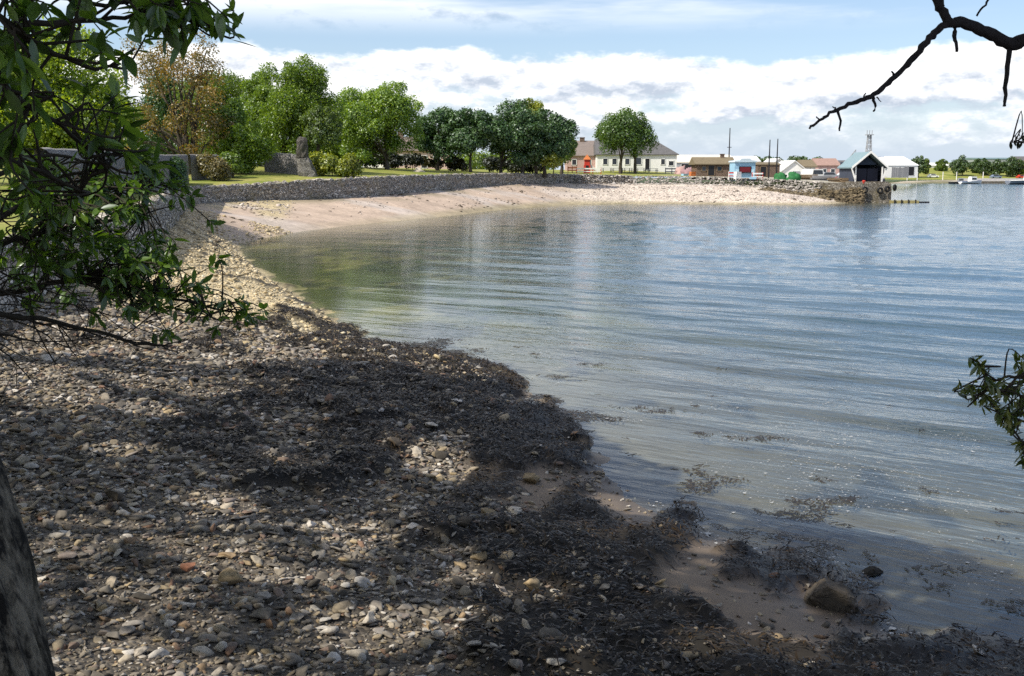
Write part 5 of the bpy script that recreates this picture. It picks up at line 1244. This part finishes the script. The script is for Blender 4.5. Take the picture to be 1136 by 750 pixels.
for su, sv, sr in ((470, 505, .75), (592, 655, .38), (520, 690, .35), (250, 628, .45), (110, 396, 1.3), (40, 400, .8), (800, 708, .4), (868, 716, .45), (765, 600, .55), (665, 590, .4), (410, 690, .35), (170, 455, .5), (900, 660, .3), (300, 395, .6), (690, 560, .5), (430, 695, .55), (340, 645, .4), (200, 425, .9), (140, 500, .4), (300, 425, .7), (505, 525, .6), (240, 560, .45), (390, 590, .45), (60, 440, .8), (620, 720, .4), (540, 640, .4), (330, 510, .4), (160, 650, .4)):
    sxw, syw, _ = px_ground(su, sv); okm &= ~(np.hypot(gx-sxw, (gy-syw)*1.15) < sr*(.5+1.1*fbm(gx*1.6+su, gy*1.6, 27, 3)))
lu, lv = proj(LX[:, 0], LX[:, 1], LX[:, 2])
okm &= ~((lu > -60) & (lu < 1200) & (lv > -30) & (LX[:, 1] > .3))
LX = LX[okm]
TR = np.array([(-13.0, 5.0), (-14.5, 14.5), (-4.5, -2.5)])
own = np.argmin(np.hypot(LX[:, None, 0]-TR[None, :, 0]-np.array([3, 2.5, 0]), LX[:, None, 1]-TR[None, :, 1]), axis=1)
for k_ in range(3):
    P = LX[own == k_]; P = P[rng.choice(len(P), min(len(P), 26000), replace=False)]
    x, y = TR[k_]; z = zl(x, y) if k_ < 2 else 2.8
    T = empty('overhanging_tree', (x, y, z-.1), ['tall bank tree shading the near shingle, out of the frame', 'tall bank tree shading the seaweed, out of the frame', 'tall tree behind the viewer, its boughs overhead'][k_], 'tree', 'tall trees above the near bank')
    loc = np.array([x, y, z-.1]); V, F = leaf_quads(P-loc, rng.normal(size=(len(P), 3))*.7+S, .26, rng, .7)
    mesh_np('crown', V, F, G_MID, T)
    mb = MB(); cm = P.mean(0)-loc; top = np.array([cm[0]*.35, cm[1]*.5, cm[2]*.75])
    pp = smooth_path([(0, 0, -.5), (.1, 0, 2.5), top*np.array([.6, .6, .75]), top], 4); mb.tube(pp, [.34-.2*i/len(pp) for i in range(len(pp))], 9, .08)
    for q in rng.choice(len(P), 14, replace=False):
        e = P[q]-loc; s_ = pp[random.randint(len(pp)//2, len(pp)-1)]
        l2 = smooth_path([s_, (s_+e)/2+np.array([0, 0, .6]), e], 4); mb.tube(l2, [.11-.09*i/len(l2) for i in range(len(l2))], 6)
    mb.build('trunk', BARK, T, True)

# ------------------------------------------------------------------ sky, sun, view
world = bpy.data.worlds.new('World'); scene.world = world; world.use_nodes = True
w = NT.__new__(NT); w.t = world.node_tree; w.t.nodes.clear()
wout = w.t.nodes.new('ShaderNodeOutputWorld')
sky = w.n('ShaderNodeTexSky', sky_type='NISHITA', sun_disc=False, sun_elevation=SUN_EL, air_density=1.0, dust_density=.6, ozone_density=1.2, altitude=0)
sky.sun_rotation = math.atan2(S[0], S[1])
tc = w.n('ShaderNodeTexCoord').outputs['Generated']
sp = w.n('ShaderNodeSeparateXYZ'); w.link(tc, sp.inputs[0])
el = w.math('MULTIPLY', w.math('ARCSINE', sp.outputs[2]), 57.2958)              # degrees above the horizon
az = w.math('MULTIPLY', w.math('ARCTAN2', sp.outputs[0], sp.outputs[1]), 57.2958)
def skyvec(sa, se, off=0.0, lift=0.0):
    c = w.n('ShaderNodeCombineXYZ'); w.link(w.math('MULTIPLY', az, sa), c.inputs[0]); w.link(w.math('MULTIPLY', w.math('ADD', el, lift), se), c.inputs[1]); c.inputs[2].default_value = off
    return c.outputs[0]
def mrange(x, a, b, c, d):
    n_ = w.n('ShaderNodeMapRange', interpolation_type='SMOOTHSTEP', ins={1: a, 2: b, 3: c, 4: d}); w.link(x, n_.inputs[0]); return n_.outputs[0]
big = w.noise(skyvec(.10, .20, 3.1), 1, 7, .55); fine = w.noise(skyvec(.26, .55, 7.7), 1, 8, .6); fine_up = w.noise(skyvec(.26, .55, 7.7, .5), 1, 8, .6)
# heaped cloud bank from about 3 to 7 degrees up
top = w.math('ADD', w.math('ADD', 3.0, w.math('MULTIPLY', big, 4.6)), w.math('MULTIPLY', fine, 2.2))
bank = mrange(w.math('SUBTRACT', top, el), 0.0, .6, 0, 1)
low = w.math('ADD', fine, w.math('MULTIPLY', w.math('SUBTRACT', el, 3.2), .10))
bank = w.math('MULTIPLY', bank, mrange(low, .37, .55, .28, 1))
# high thin streaks
st = w.noise(skyvec(.035, .30, 1.7), 1, 6, .55)
streak = w.math('MULTIPLY', mrange(el, 7.0, 9.5, .0, 1), mrange(w.math('ADD', st, mrange(az, -18, 10, .14, -.04)), .46, .66, 0, .8))
hi = w.noise(skyvec(.03, .07, 9.3), 1, 7, .55)
upper = w.math('MULTIPLY', w.math('MULTIPLY', mrange(el, 9, 16, 0, 1), mrange(el, 24, 45, 1, .06)), mrange(hi, .46, .72, .0, .6))
cover = w.math('MAXIMUM', w.math('MAXIMUM', bank, streak), upper, True)
shade = w.math('ADD', w.math('MULTIPLY', w.math('SUBTRACT', fine, fine_up), 3.4), .58)
shade = w.math('ADD', shade, w.math('MULTIPLY', w.math('SUBTRACT', el, 4.3), .11), True)
ccol = w.ramp(shade, [(.12, (4.2, 4.75, 5.6)), (.45, (6.6, 6.9, 7.4)), (.8, (9.4, 9.4, 9.4))])
clear = w.mix(mrange(el, -1, 5.5, .85, .0), w.mix(1, sky.outputs[0], w.mix(mrange(el, 7, 22, 0, 1), (.93, 1.0, 1.1), (.74, .90, 1.12)), 'MULTIPLY'), (4.3, 5.2, 6.4))
clear = w.mix(mrange(el, 6, 20, .22, 0), clear, (5.2, 5.8, 6.6))
mixed = w.mix(cover, clear, ccol)
hazef = mrange(el, 0, 3.6, .5, 0)
mixed = w.mix(hazef, mixed, (4.9, 5.6, 6.6))
bg = w.n('ShaderNodeBackground', ins={'Strength': .10}); w.link(mixed, bg.inputs[0]); w.link(bg.outputs[0], wout.inputs[0])

sd_ = bpy.data.lights.new('sun', 'SUN'); sd_.energy = 4.0; sd_.angle = R(.53); sd_.color = (1, .94, .83)
so = bpy.data.objects.new('sun', sd_); col.objects.link(so)
so.rotation_euler = Vector(tuple(S)).to_track_quat('Z', 'Y').to_euler()

vs = scene.view_settings; scene.display_settings.display_device = 'sRGB'
vs.view_transform = 'Standard'; vs.look = 'None'; vs.exposure = .5; vs.gamma = 1; vs.use_curve_mapping = False
cy = scene.cycles; cy.use_denoising = False; cy.max_bounces = 6; cy.diffuse_bounces = 3; cy.glossy_bounces = 3; cy.transparent_max_bounces = 8; cy.caustics_reflective = False; cy.caustics_refractive = False
cy.sample_clamp_indirect = 6; cy.use_adaptive_sampling = False
